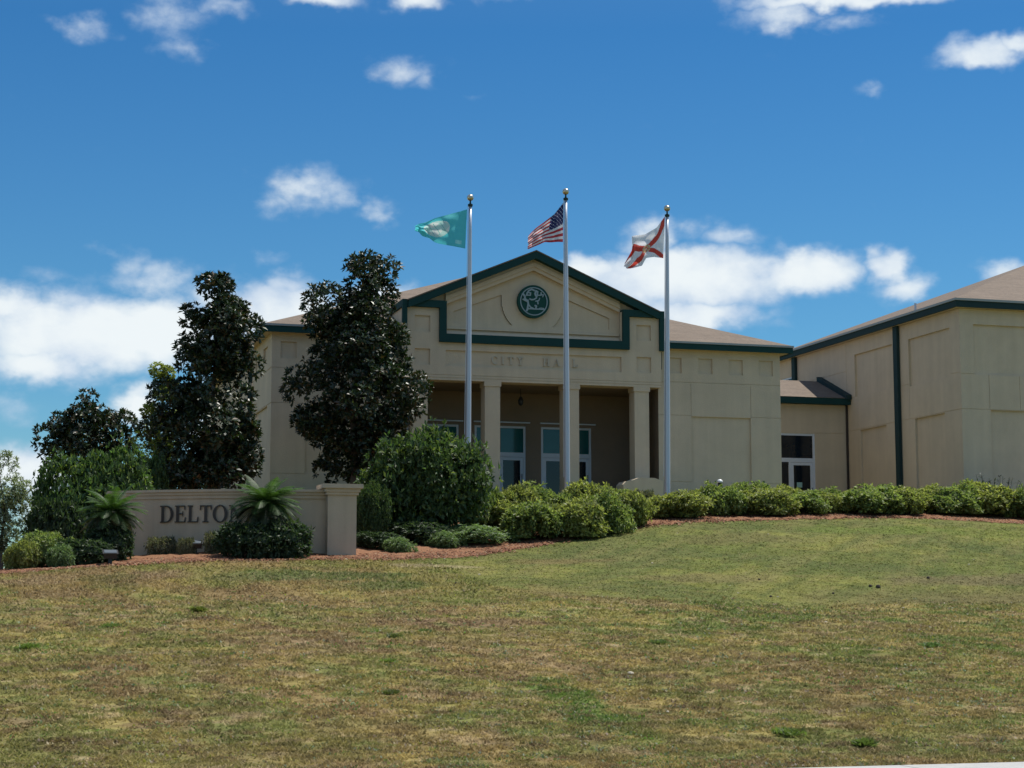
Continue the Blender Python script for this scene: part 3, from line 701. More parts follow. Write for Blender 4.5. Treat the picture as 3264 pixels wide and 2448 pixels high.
# ------------------------------------------------------------------ big hall on the right
XR, YR, YK = 36.375, 62.31, 79.9
bh = thing('big_hall', 'tall beige hall at the right with recessed panels and dark downspouts', 'building', (XR, YR, 3.9))
w = MB()
side = [(67.8,71.2,9.1,10.95,.09),(63.08,66.4,9.0,10.95,.09),(68.43,70.78,3.2,7.62,.09),(63.62,66.0,3.2,7.63,.09),
        hj(9.1,62.4,67.75),hj(9.1,71.25,YK),hj(7.66,62.35,YK),hj(10.32,63.1,66.3),hj(10.32,67.9,71.1),hj(10.32,71.9,76.5),vj(72.0,7.66,11.5),vj(66.42,7.66,9.0),(77.45,79.4,9.5,10.78,.1,'h')]
wallgrid(w, (XR,0,0), (0,1,0), (0,0,1), (-1,0,0), YR, YK, G0, 11.60, side)
fr_ = [(36.97,43.0,9.02,10.99,.09),(37.63,42.3,3.2,7.64,.09),(43.9,49.9,9.02,10.99,.09),(44.5,49.3,3.2,7.64,.09),hj(10.34,36.97,43),hj(9.04,XR,36.95),hj(9.04,43.05,60),hj(7.66,XR,60),vj(37.6,7.66,10.9),vj(38.95,7.66,10.9),vj(40.3,7.66,10.9)]
front(w, (0,YR,0), XR, 60, G0, 11.60, fr_)
w.quad((60,YR,G0),(60,YK,G0),(60,YK,11.6),(60,YR,11.6)); w.quad((XR,YK,G0),(60,YK,G0),(60,YK,11.6),(XR,YK,11.6))
w.build('wall', M['stucco'], bh)
wf = MB()
for a, b in ((77.45,77.52),(78.05,78.11),(78.68,78.74),(79.33,79.4)): wf.box(XR+.03,XR+.1,a,b,9.5,10.78)
wf.box(XR+.031,XR+.099,77.52,79.33,10.7,10.779).box(XR+.031,XR+.099,77.52,79.33,9.501,9.58)
wo = wf.build('window', M['white'], bh); MB().box(XR+.06,XR+.07,77.52,79.33,9.58,10.7).build('pane', M['glass'], wo)
r = MB(); a0, a1, b0, b1, ez, k = 36.02, 60.4, 61.95, 80.25, 11.92, .385
hw = (b1-b0)/2; rz = ez+hw*k
r.quad((a0,b0,ez),(a1,b0,ez),(a1-hw,b0+hw,rz),(a0+hw,b0+hw,rz)); r.quad((a0,b1,ez),(a0,b0,ez),(a0+hw,b0+hw,rz))
r.quad((a1,b0,ez),(a1,b1,ez),(a1-hw,b0+hw,rz)); r.quad((a1,b1,ez),(a0,b1,ez),(a0+hw,b0+hw,rz),(a1-hw,b0+hw,rz))
r.build('roof', M['shingle'], bh)
MB().box(36.05,60.37,61.98,62.07,11.60,11.905).box(36.05,36.14,62.071,80.2,11.60,11.905).box(60.28,60.37,62.071,80.2,11.6,11.905).box(36.141,60.27,80.1,80.2,11.6,11.905).build('fascia', M['gutter'], bh)
MB().box(36.141,60.27,62.071,YR+.1,11.61,11.64).box(36.141,XR+.1,YR+.1,80.09,11.61,11.64).build('soffit', M['stucco'], bh)
MB().box(36.0,60.4,61.93,61.978,11.85,11.94).box(36.0,36.048,61.979,80.2,11.85,11.94).build('drip_edge', M['drip'], bh)
for yy in (67.1, 76.95): MB().box(XR-.15, XR-.03, yy, yy+.34, 4.2, 11.61).build('downspout', M['gutter'], bh)
vp = at(*[q*.6777 for q in (2000+1615/1.75, 900+140/1.75)], 66.3); MB().tube([(36.7,66.3,12.0),(36.7,66.3,12.45)], .05, 8).build('vent_pipe', M['metal'], bh)

# ------------------------------------------------------------------ flagpoles and flags
def flagpole(vx0, vb, vx1, vt, Y, label):
    top = at(vx1, vt, Y); xb = at(vx0, vb, Y)[0]; zb = float(Hz(xb, Y))
    t = thing('flagpole', label, 'flagpole', (xb, Y, zb), 'flagpoles in front of the city hall')
    b = Vector((xb, Y, zb-.1)); e = Vector((top[0], Y, top[2]-.32)); n = 14
    pts = [b.lerp(e, i/n) for i in range(n+1)]
    MB().tube(pts, [.098-.045*max(0, (i/n-.25)/.75)**1.2 for i in range(n+1)], 16).build('pole', M['metal'], t, smooth=True)
    MB().lathe((e.x, Y, e.z), [(.05,0),(.085,.03),(.085,.09),(.03,.12),(.025,.24)], 14).build('truck', M['gutter'], t)
    MB().lathe((e.x, Y, e.z+.32), [(.115*math.sin(math.pi*max(.02, i/12)), -.115*math.cos(math.pi*i/12)) for i in range(13)], 20).build('finial_ball', M['gold'], t, smooth=True)
    MB().tube([(b.x-.13, Y-.02, b.z+1.3), (e.x-.085, Y-.02, e.z+.02)], .009, 5).build('halyard', M['white'], t)
    MB().lathe((xb, Y, zb), [(.22,-.05),(.22,.06),(.12,.16),(.1,.2)], 16).build('base_collar', M['metal'], t)
    return t
P1 = flagpole(1010, 1000, 1016, 427, 58.6, 'silver flagpole on the left, flying the teal flag')
P2 = flagpole(1225.5, 1052, 1222, 414, 58.8, 'tallest silver flagpole in the middle, flying the striped flag')
P3 = flagpole(1441.5, 1070, 1441, 450, 59.0, 'silver flagpole on the right, flying the white and red flag')
def poly(pts, t):
    a = np.array(pts, float); k = a[:, 0]; return np.stack([np.interp(t, k, a[:, 1]), np.interp(t, k, a[:, 2])], -1)
def flag(name, label, top, bot, Y, colf, amp, drift, seed, nu=100, nv=78):
    """top/bot edges given as (u, picture x, picture y); hangs in the plane of its pole, drifts and ripples in depth"""
    u = np.linspace(0, 1, nu+1); T = poly(top, u); Bt = poly(bot, u)
    for k in range(2):
        T[1:-1] = .25*T[:-2]+.5*T[1:-1]+.25*T[2:]; Bt[1:-1] = .25*Bt[:-2]+.5*Bt[1:-1]+.25*Bt[2:]
    V = np.empty((nu+1, nv+1, 3))
    for i in range(nu+1):
        for j in range(nv+1):
            v = j/nv; p = T[i]*(1-v)+Bt[i]*v
            wob = amp*(u[i]**.7)*math.sin(u[i]*11+v*3.1+seed)+amp*.6*u[i]*math.sin(u[i]*19-v*7+seed*2)+amp*.35*u[i]*math.sin(v*17+u[i]*6)
            q = at(p[0], p[1], Y); q = q+np.array([0, wob+drift*u[i], 0]); V[i, j] = q
    C = np.empty((nu, nv, 3))
    for i in range(nu):
        for j in range(nv): C[i, j] = colf((i+.5)/nu, (j+.5)/nv)
    me = bpy.data.meshes.new(name); I = np.arange((nu+1)*(nv+1)).reshape(nu+1, nv+1)
    F = np.stack([I[:-1, :-1], I[1:, :-1], I[1:, 1:], I[:-1, 1:]], -1).reshape(-1, 4)
    base = V[0, 0].copy()
    o = npmesh(name, (V-base).reshape(-1, 3), 4, None, M['flag'], F=F); me = o.data
    ca = me.color_attributes.new('Col', 'FLOAT_COLOR', 'CORNER')
    ca.data.foreach_set('color', np.concatenate([np.repeat(C.reshape(-1, 3), 4, 0), np.ones((nu*nv*4, 1))], 1).astype(np.float32).ravel())
    me.polygons.foreach_set('use_smooth', [True]*len(me.polygons)); o.location = base
    tag(o, label, 'flag', 'flags flying on the three poles'); return o
def c_teal(u, v):
    d = math.hypot((u-.52)*1.35, v-.48)
    if d < .33:
        if d < .27 and abs(math.sin(u*31+v*9)) < .22: return (.25,.55,.5)
        return (.50,.74,.68) if math.sin(u*23+v*5)+math.sin(v*19-u*7) < .3 else (.78,.84,.78)
    if abs(v-.86) < .05 and .06 < u < .16: return (.3,.75,.75)
    return (.10,.60,.64)
def c_us(u, v):
    k = int(v*13)
    if u < .4 and v < 7/13:
        a, b = u/.4*11, v/(7/13)*9
        if abs(a % 1-.5) < .2 and abs(b % 1-.5) < .2 and (int(a)+int(b)) % 2 == 0: return (.7,.7,.75)
        return (.018,.022,.10)
    return (.50,.045,.055) if k % 2 == 0 else (.78,.76,.76)
def c_fl(u, v):
    v = v**1.4
    d = math.hypot((u-.5)*1.45, v-.5)
    if d < .17: return (.55,.42,.2) if .10 < d < .14 else ((.75,.16,.1) if math.sin(u*40)*math.sin(v*33) > 0 else (.60,.55,.40))
    if abs(u-v) < .11 or abs(u-(1-v)) < .11: return (.66,.075,.05)
    return (.88,.88,.89)
flag('city_flag', 'teal flag with pale round seal on the left pole',
     [(0,1009,452),(.25,978,462),(.55,933,476),(.8,903,488),(1,887,496)], [(0,1005,537),(.25,966,532),(.5,933,524),(.8,905,514),(1,893,502)], 58.5, c_teal, .13, -.5, .4)
flag('striped_flag', 'red and white striped flag with blue canton on the middle pole',
     [(0,1217,438),(.3,1195,464),(.55,1172,482),(.8,1147,500),(1,1134,514)], [(0,1216,523),(.25,1196,524),(.5,1172,526),(.75,1152,535),(1,1133,543)], 58.7, c_us, .10, -.45, 1.3)
flag('saltire_flag', 'white flag with red diagonal cross on the right pole',
     [(0,1436,468),(.25,1416,493),(.5,1392,507),(.75,1356,515),(.88,1358,542),(1,1343,570)], [(0,1433,558),(.3,1412,556),(.5,1391,560),(.7,1381,577),(1,1343,586)], 58.9, c_fl, .10, -.4, 2.2)

# ------------------------------------------------------------------ entrance sign wall
sg = thing('sign_wall', 'curved low stucco wall with dark serif city name and a capped end pillar', 'sign', (7, 50.5, 1.6))
def SY(X): return 50.15+max(0, (9.3-X)/5.7)**2*2.3
def curved(mb, x0, x1, z0, z1, f, b, n=36):
    for i in range(n):
        xa, xb = x0+(x1-x0)*i/n, x0+(x1-x0)*(i+1)/n; ya, yb = SY(xa), SY(xb)
        mb.quad((xa,ya-f,z0),(xb,yb-f,z0),(xb,yb-f,z1),(xa,ya-f,z1)); mb.quad((xb,yb+b,z0),(xa,ya+b,z0),(xa,ya+b,z1),(xb,yb+b,z1))
        mb.quad((xa,ya-f,z1),(xb,yb-f,z1),(xb,yb+b,z1),(xa,ya+b,z1)); mb.quad((xa,ya-f,z0),(xa,ya+b,z0),(xb,yb+b,z0),(xb,yb-f,z0))
    for x_ in (x0, x1): y_ = SY(x_); mb.quad((x_,y_-f,z0),(x_,y_+b,z0),(x_,y_+b,z1),(x_,y_-f,z1))
    return mb
m = curved(MB(), 3.62, 9.3, .9, 3.02, 0, .35); m.build('wall_panel', M['stucco_low'], sg)
m = curved(MB(), 3.57, 9.3, 3.02, 3.12, .04, .39); curved(m, 3.52, 9.3, 3.12, 3.20, .08, .43); curved(m, 3.47, 9.3, 3.20, 3.27, .13, .48)
m.build('cap', M['stucco_low'], sg)
m = MB().box(9.27,10.08,49.85,50.65,1.0,3.12); m.build('pillar', M['stucco_low'], sg)
m = MB().box(9.22,10.13,49.80,50.70,3.12,3.2).box(9.18,10.17,49.76,50.74,3.2,3.30).box(9.11,10.24,49.69,50.81,3.30,3.42); m.build('pillar_cap', M['stucco_low'], sg)
x = 4.84; hh = .47
for ch in 'DELTONA':
    wd = glyph(ch)[0]*hh*.88; b = MB(); xc = x+wd/2
    for li, polys in enumerate(glyph(ch)[1]):
        for p in polys: b.prism([(x+a*hh*.88, 2.36+c*hh) for a, c in p], -.05-.002*li, .02)
    b.v = [(vx, vy+SY(vx), vz) for vx, vy, vz in b.v]
    b.build('letter', M['letter'], sg); x += wd+.022

# ------------------------------------------------------------------ small fixtures
def flood(vx, vb, label, tilt=.35, Y=None):
    p = at(vx, vb, Y) if Y else ground_hit(vx, vb); X, Y, Z = p[0], p[1], float(Hz(p[0], p[1]))
    t = thing('flood_light', label, 'flood light', (X, Y, Z), 'ground flood lights aimed at the sign')
    MB().box(X-.05,X+.05,Y-.05,Y+.05,Z-.05,Z+.24).build('post', M['dark'], t)
    h = MB(); c, s = math.cos(tilt), math.sin(tilt)
    def rb(x0,x1,y0,y1,z0,z1,mb):
        n = len(mb.v); mb.box(x0,x1,y0,y1,z0,z1)
        mb.v[n:] = [(X+x_, Y+y_*c-z_*s, Z+.30+y_*s+z_*c) for x_, y_, z_ in mb.v[n:]]
    rb(-.17,.17,-.13,.13,-.09,.03,h); rb(-.20,.20,-.15,.17,.03,.055,h); o = h.build('lamp_head', M['dark'], t)
    l = MB(); rb(-.16,.16,-.12,.12,.055,.07,l); l.build('lens', M['lens'], o)
flood(238, 1206, 'black ground flood light left of the sign, beside the left cycad', Y=48.75)
flood(421, 1199, 'black ground flood light in front of the city name, left of the dark mound')
p = at(1555, 1040, 60.0); X, Y, Z = p[0], 60.0, float(Hz(p[0], 60))
t = thing('bollard_light', 'small bollard light with white domed cap rising behind the hedge', 'bollard light', (X, Y, Z))
MB().tube([(X,Y,Z-.1),(X,Y,p[2]-.05)], .07, 14).build('post', M['dark'], t, True)
MB().lathe((X,Y,p[2]-.05), [(.09,0),(.105,.03),(.095,.08),(.055,.115),(.01,.13)], 16).build('cap', M['dome'], t, True)
p = ground_hit(3, 1235); X, Y, Z = p[0], p[1]+.3, float(Hz(p[0], p[1]))
o = MB().box(X-.09,X+.05,Y,Y+.12,Z-.2,Z+.42).prism([(X-.11,Z+.42),(X+.07,Z+.42),(X+.02,Z+.47),(X-.06,Z+.47)],Y-.02,Y+.14).build('marker_post', M['post'])
tag(o, 'short grey post standing at the left end of the lawn crest', 'post')

# ------------------------------------------------------------------ vegetation
def rosettes(cent, axis, K, length, width, rng, cols, spread=(.5, 1.15), droop=.0):
    """leaf clusters: K leaves round each centre"""
    n = len(cent); c = np.repeat(cent, K, 0); a = np.repeat(axis, K, 0); N_ = n*K
    a = a/np.linalg.norm(a, axis=1, keepdims=True)
    t = rng.normal(size=(N_, 3)); t -= (t*a).sum(1, keepdims=True)*a; t /= np.linalg.norm(t, axis=1, keepdims=True)
    th = spread[0]+(spread[1]-spread[0])*rng.random((N_, 1)); d = a*np.cos(th)+t*np.sin(th); d[:, 2] -= droop*rng.random(N_)
    d /= np.linalg.norm(d, axis=1, keepdims=True)
    s = np.cross(d, a+rng.normal(size=(N_, 3))*.25); s /= np.linalg.norm(s, axis=1, keepdims=True)+1e-9
    nn = np.cross(s, d)
    L_ = length*(.65+.6*rng.random((N_, 1))); W = width*(.7+.5*rng.random((N_, 1)))
    b = c+d*L_*.08
    V = np.empty((N_, 4, 3)); V[:, 0] = b; V[:, 1] = b+d*L_*.5-s*W*.5+nn*W*.15; V[:, 2] = b+d*L_-nn*L_*.12; V[:, 3] = b+d*L_*.5+s*W*.5+nn*W*.15
    cc = cols(N_, rng); return V.reshape(-1, 3), np.repeat(cc, 4, 0)
def magc(n, r):
    c = np.array([.018,.034,.012])*(.6+.9*r.random(n))[:, None]; k = r.random(n); c[k < .10] = (.085,.055,.022); c[k > .96] = (.06,.095,.02); return c
def leafc(base, var=.5, alt=None, pa=.1):
    def f(n, r):
        c = np.array(base)*(1-var/2+var*r.random(n))[:, None]*(1+.12*(r.random((n, 3))-.5))
        if alt is not None: c[r.random(n) < pa] = alt
        return c
    return f
def trunk(t, X, Y, z0, z1, r0, seed, limbs=9, spread=1.2):
    r = random.Random(seed); m = MB()
    n = 8; pts = [(X+.12*math.sin(i*.9+seed)*i/n, Y+.1*math.cos(i*.8+seed)*i/n, z0-.15+(z1-z0)*i/n) for i in range(n+1)]
    m.tube(pts, [r0*(1-.8*i/n) for i in range(n+1)], 10)
    l = m
    for k in range(limbs):
        f = .2+.7*k/limbs; p = pts[int(f*n)]; a = k*2.4+r.random(); q = spread*(1.15-f)
        l.tube([p, (p[0]+math.cos(a)*q*.3, p[1]+math.sin(a)*q*.3, p[2]+q*.3), (p[0]+math.cos(a)*q*.55, p[1]+math.sin(a)*q*.55, p[2]+q*.75)], [r0*.4*(1-f*.6), r0*.25*(1-f*.6), r0*.08], 6)
    m.build('trunk', M['bark'], t, True)
def profile_tree(name, label, prof, Y, nb, br, nros, K, L_, W_, colf, m, seed, group=None, cat='tree', zgap=0, upb=.5, r0=.16, depth=.85, limbs=12, spread=(.5, 1.15), droop=0):
    """prof: list of (picture y, left x, right x) of the crown's outline, top to bottom"""
    rng = np.random.default_rng(seed); pr = np.array(prof, float)
    xm = at(float((pr[:, 1]+pr[:, 2]).mean()/2), float(pr[:, 0].mean()), Y)[0]
    zt = at(0, pr[0, 0], Y); zs = np.array([at((l+r)/2, y, Y)[2] for y, l, r in prof]); xl = np.array([at(l, y, Y)[0] for y, l, r in prof]); xr = np.array([at(r, y, Y)[0] for y, l, r in prof])
    z0 = float(Hz(xm, Y)); t = thing(name, label, cat, (xm, Y, z0), group)
    o = np.argsort(zs); zs, xl, xr = zs[o], xl[o], xr[o]
    zz = zs[0]+(zs[-1]-zs[0])*rng.random(nb*4); l = np.interp(zz, zs, xl); r = np.interp(zz, zs, xr); w = (r-l)/2
    keep = rng.random(len(zz)) < np.clip(w/w.max(), .32, 1); zz, l, r, w = zz[keep][:nb], l[keep][:nb], r[keep][:nb], w[keep][:nb]; n = len(zz)
    rb = br*(.6+.7*rng.random(n)); rb = np.minimum(rb, np.maximum(w*.6, br*.45))
    an = rng.random(n)*2*np.pi; rad = np.sqrt(.25+.75*rng.random(n))
    wi = np.maximum(w-rb*np.where(rng.random(n) < .35, .1, .85), .02); cx_ = (l+r)/2+np.cos(an)*rad*wi; cy_ = Y+np.sin(an)*rad*wi*depth
    cz = np.clip(zz, zs[0]+rb*.5, zs[-1]-rb*.6)
    idx = rng.choice(n, nros, p=rb**2/np.sum(rb**2)); dirs = rng.normal(size=(nros, 3)); dirs[:, 2] += .25; dirs /= np.linalg.norm(dirs, axis=1, keepdims=True)
    rr = rb[idx]*(.62+.42*rng.random(nros)); cent = np.stack([cx_[idx], cy_[idx], cz[idx]], -1)+dirs*rr[:, None]*np.array([1, 1, .85])
    axis = dirs+np.array([0, 0, upb])
    V, C = rosettes(cent, axis, K, L_, W_, rng, colf, spread, droop)
    npmesh('crown', V, 4, C, m, parent=t)
    trunk(t, float((l.mean()+r.mean())/2), Y, z0, float(zs[0]+(zs[-1]-zs[0])*.85), r0, seed, limbs, float(w.max()))
    return t
MAG = 'magnolias in front of the city hall'
profile_tree('magnolia_tree', 'narrow dark magnolia left of the tall one, behind the sign wall',
  [(600,455,505),(612,438,530),(640,425,532),(665,412,540),(690,395,552),(715,372,555),(745,362,548),(780,378,540),(805,364,540),(830,348,548),(870,352,555),(910,332,566),(950,335,568),(990,345,560),(1020,345,552),(1062,350,548)],
  57.5, 84, .50, 5400, 7, .175, .075, magc, M['magnolia'], 21, MAG)
profile_tree('magnolia_tree', 'tallest dark magnolia covering the left end of the portico',
  [(548,790,806),(566,745,830),(590,718,850),(620,712,846),(645,692,846),(668,668,820),(685,640,850),(705,655,888),(735,665,915),(760,650,912),(785,645,900),(800,618,880),(825,602,905),(850,620,934),(880,635,925),(905,610,905),(935,645,880),(970,652,860),(1005,668,840),(1032,700,800)],
  60.0, 92, .58, 6600, 7, .18, .078, magc, M['magnolia'], 33, MAG)
profile_tree('magnolia_tree', 'smaller rounded magnolia farther left with sky around its top',
  [(850,185,240),(862,165,262),(885,140,272),(905,130,278),(925,118,285),(948,98,292),(975,105,290),(1010,130,290),(1060,140,280)],
  66.0, 38, .56, 2100, 7, .175, .075, magc, M['magnolia'], 45, MAG)
profile_tree('yellow_green_tree', 'yellow green tree peeking out left of the narrow magnolia',
  [(788,328,372),(805,320,388),(830,326,392),(860,316,385),(900,306,380),(940,302,382),(980,298,385),(1040,288,390)],
  63.0, 40, .35, 2600, 6, .11, .05, leafc((.20,.25,.055), .7, (.32,.33,.07), .25), M['leaf'], 51)
profile_tree('wispy_tree', 'pale grey green wispy tree at the left edge against the sky',
  [(978,0,20),(990,-20,50),(1010,-40,66),(1040,-60,74),(1080,-60,72),(1110,-60,66),(1150,-60,60),(1185,-50,45),(1205,-30,20)],
  56.0, 60, .30, 1500, 7, .13, .028, leafc((.19,.235,.14), .6, (.09,.12,.07), .2), M['leaf'], 60, upb=.9, r0=.07, limbs=14)

def bush_mesh(name, seed, nros, K, L_, W_, colf, m, blobs=16, br=.42, upb=.45, flat=1.0, spread=(.4, 1.2)):
    """unit bush (radius 1 in x and y, height 1, base at 0) as a template mesh"""
    rng = np.random.default_rng(seed)
    an = rng.random(blobs)*6.28; rad = .62*np.sqrt(rng.random(blobs)); rb = br*(.7+.6*rng.random(blobs))
    cx_, cy_ = np.cos(an)*rad, np.sin(an)*rad; cz = (.18+.52*rng.random(blobs))*np.sqrt(1-np.minimum(rad*1.25, .95)**2)
    cx_[0] = cy_[0] = 0; cz[0] = .5
    idx = rng.choice(blobs, nros, p=rb**2/np.sum(rb**2)); d = rng.normal(size=(nros, 3)); d[:, 2] += .35; d /= np.linalg.norm(d, axis=1, keepdims=True)
    rr = rb[idx]*(.7+.35*rng.random(nros)); sp = (rng.random(nros) < .16) & (d[:, 2] > -.1); rr = np.where(sp, rr*(1.1+.35*rng.random(nros)), rr); c = np.stack([cx_[idx], cy_[idx], cz[idx]], -1)+d*rr[:, None]*np.array([1, 1, .75*flat]); c[:, 2] = np.abs(c[:, 2])
    V, C = rosettes(c, d+np.array([0, 0, upb]), K, L_, W_, rng, colf, spread)
    V[:, 2] = np.abs(V[:, 2]); V[:, :2] /= np.percentile(np.abs(V[:, :2]), 99.6); V[:, 2] /= np.percentile(V[:, 2], 99)
    me_o = npmesh(name, V, 4, C, m); me = me_o.data; bpy.data.objects.remove(me_o); return me
HG = leafc((.23,.26,.075), .9, (.38,.40,.13), .14)
HG2 = leafc((.18,.235,.072), .9, (.32,.36,.12), .12)
T_hedge = [bush_mesh('shrub_foliage', s, 2600, 6, .11, .045, HG if s % 2 else HG2, M['leaf'], 22, .27) for s in (1, 2, 3, 4)]
T_dark = bush_mesh('dark_foliage', 9, 9500, 6, .062, .026, leafc((.060,.105,.034), .9, (.15,.20,.045), .14), M['leaf'], 46, .25)
T_round = bush_mesh('round_foliage', 12, 9500, 6, .062, .028, leafc((.070,.125,.040), .9, (.16,.22,.05), .12), M['leaf'], 44, .26)
T_low = bush_mesh('low_foliage', 14, 2200, 6, .11, .045, leafc((.16,.235,.10), .7, (.16,.22,.09), .15), M['leaf'], 16, .36)
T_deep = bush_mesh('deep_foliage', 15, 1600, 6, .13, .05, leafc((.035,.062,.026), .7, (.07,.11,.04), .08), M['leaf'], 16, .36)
T_grey = bush_mesh('grey_foliage', 16, 800, 6, .17, .05, leafc((.14,.15,.085), .7, (.3,.28,.18), .15), M['leaf'], 12, .4)
def plant(name, me, label, vx, vw, vt, vb=None, Y=None, cat='shrub', group=None, deep=.8, rot=0, stem=True):
    if Y is None: p = ground_hit(vx, vb); Yf = p[1]; hw = vw/2*.01457*math.pi/180*Yf; Y = Yf+hw*deep*.55
    hw = (at(vx+vw/2, vt, Y)[0]-at(vx-vw/2, vt, Y)[0])/2
    X = at(vx, vt, Y)[0]; Z = float(Hz(X, Y)); h = at(vx, vt, Y)[2]-Z
    t = thing(name, label, cat, (X, Y, Z-.02), group)
    o = bpy.data.objects.new('foliage', me); col.objects.link(o); o.parent = t
    o.scale = (hw*.98, hw*.98*deep, h*.98); o.rotation_euler = (0, 0, rot*1.3)
    if stem:
        m = MB()
        for k in range(5): a = k*1.26+rot; m.tube([(X, Y, Z-.1), (X+math.cos(a)*hw*.25, Y+math.sin(a)*hw*.2, Z+h*.35), (X+math.cos(a)*hw*.45, Y+math.sin(a)*hw*.4, Z+h*.62)], [.03, .02, .008], 5)
        m.build('stem', M['bark'], t)
    return t
# the rows of clipped shrubs: x, width, top, bottom, Y (None = from where it meets the mulch), label
HR = 'yellow green shrubs planted along the mulch bed'
hed = [(1070,118,1083,1152,None,'front-row yellow green shrub right of the big dark round bush'),
 (1150,120,1092,1170,None,'front-row shrub lowest on the slope, second from the big round bush'),
 (1238,120,1080,1166,None,'front-row shrub below the middle flagpole'),
 (1312,96,1072,1156,None,'front-row shrub right of the middle flagpole, where the mulch edge climbs'),
 (1366,74,1066,1140,None,'last front-row shrub of the sloping clump, next to the gap before the right flagpole'),
 (1042,70,1040,1100,55.2,'small back shrub squeezed against the big dark round bush'),
 (1105,100,1053,1110,56.0,'back-row shrub in front of the entrance doors, left of the middle flagpole'),
 (1185,95,1055,1110,57.0,'back-row shrub directly left of the foot of the middle flagpole'),
 (1272,105,1044,1110,57.4,'tallest back-row shrub right of the foot of the middle flagpole'),
 (1340,80,1060,1110,57.8,'back-row shrub in front of the dark end of the porch'),
 (1465,116,1068,1126,None,'low shrub right of the foot of the right flagpole'),
 (1562,86,1050,1120,None,'shrub in front of the small bollard light'),
 (1652,108,1058,1120,None,'shrub below the right edge of the large wall panel'),
 (1735,88,1066,1116,None,'low shrub in front of the glass door of the link wing'),
 (1795,70,1068,1114,None,'small low shrub at the inner corner of the link wing'),
 (1872,120,1053,1117,None,'broad shrub left of the long dark downspout'),
 (1958,90,1056,1117,None,'shrub at the foot of the long dark downspout'),
 (2040,110,1057,1117,None,'shrub under the left panel of the big hall'),
 (2125,118,1044,1120,None,'highest shrub near the corner of the big hall'),
 (2198,90,1056,1126,None,'shrub cut off by the right edge of the picture'),
 (1510,80,1058,1105,59.0,'back shrub between the right flagpole and the bollard light'),
 (1610,90,1046,1105,59.4,'back shrub just right of the bollard light'),
 (1692,80,1052,1105,59.6,'back shrub left of the glass door'),
 (1770,80,1060,1105,59.8,'back shrub right of the glass door'),
 (1830,60,1062,1105,59.9,'back shrub against the thin brown downspout'),
 (1915,80,1052,1105,60.0,'back shrub left of the long dark downspout'),
 (2000,90,1052,1105,60.2,'back shrub right of the long dark downspout'),
 (2085,80,1052,1105,60.3,'back shrub left of the spiky dark plant')]
for i, (vx, vw, vt, vb, Y, lb) in enumerate(hed):
    plant('clipped_shrub', T_hedge[i % 4], lb, vx, vw*1.22, vt-2, (vb-3 if vx > 1400 else vb), Y, group=HR, rot=i, deep=.9)
plant('round_bush', T_dark, 'big dark green round bush right of the sign pillar', 908, 276, 944, Y=54.4, deep=.8)
plant('round_bush', T_dark, 'dark bush between the sign pillar and the big round bush', 800, 84, 1050, Y=53.0, deep=.8)
plant('round_bush', T_round, 'large green bush behind the left cycad and the sign', 205, 268, 984, Y=55.2, deep=.8)
plant('round_bush', T_round, 'green bush leaning against the narrow magnolia, above the left end of the sign', 310, 120, 1000, Y=56.5, deep=.8)
plant('round_bush', T_deep, 'dark small bush at the lower left of the large green bush', 120, 130, 1080, Y=53.0, deep=.8)
LC = 'low ground cover shrubs on the mulch'
for vx, vw, vt, vb, tm, lb in [(1030,150,1136,1180,T_low,'pale green low spreading shrub at the foot of the front-row shrubs'),
  (960,80,1148,1186,T_low,'pale green low shrub below the big round bush'),
  (865,62,1162,1197,T_low,'small bright low shrub nearest the lawn, right of the sign pillar'),
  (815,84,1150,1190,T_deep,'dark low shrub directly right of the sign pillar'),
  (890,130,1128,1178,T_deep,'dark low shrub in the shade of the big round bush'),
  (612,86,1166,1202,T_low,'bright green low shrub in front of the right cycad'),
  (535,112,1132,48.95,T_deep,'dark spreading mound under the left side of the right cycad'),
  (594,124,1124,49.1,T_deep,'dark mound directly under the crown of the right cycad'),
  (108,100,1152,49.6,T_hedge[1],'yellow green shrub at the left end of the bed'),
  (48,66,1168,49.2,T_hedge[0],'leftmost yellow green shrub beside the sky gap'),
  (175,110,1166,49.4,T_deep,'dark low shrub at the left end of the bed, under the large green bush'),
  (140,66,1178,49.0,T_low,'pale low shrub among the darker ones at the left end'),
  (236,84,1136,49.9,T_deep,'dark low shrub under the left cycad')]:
    plant('ground_cover_shrub', tm, lb, vx, vw*1.26, vt-1, vb if vb > 100 else None, Y=vb if vb < 100 else None, group=LC, deep=.7, stem=False)
plant('small_plant', T_grey, 'faint dark plant against the sign below the first letters', 348, 74, 1158, Y=50.9, group='small plants at the foot of the sign', stem=False, deep=.4)
plant('small_plant', T_grey, 'pale twiggy plant against the sign left of the dark mound', 468, 66, 1147, Y=50.2, group='small plants at the foot of the sign', stem=False, deep=.4)
plant('small_plant', T_grey, 'pale tuft beside the flood light in front of the sign', 402, 44, 1160, Y=50.3, group='small plants at the foot of the sign', stem=False, deep=.4)
plant('grass_tuft', T_grey, 'grey green feathery tuft left of the right flagpole', 1392, 54, 1058, Y=58.6, cat='plant')

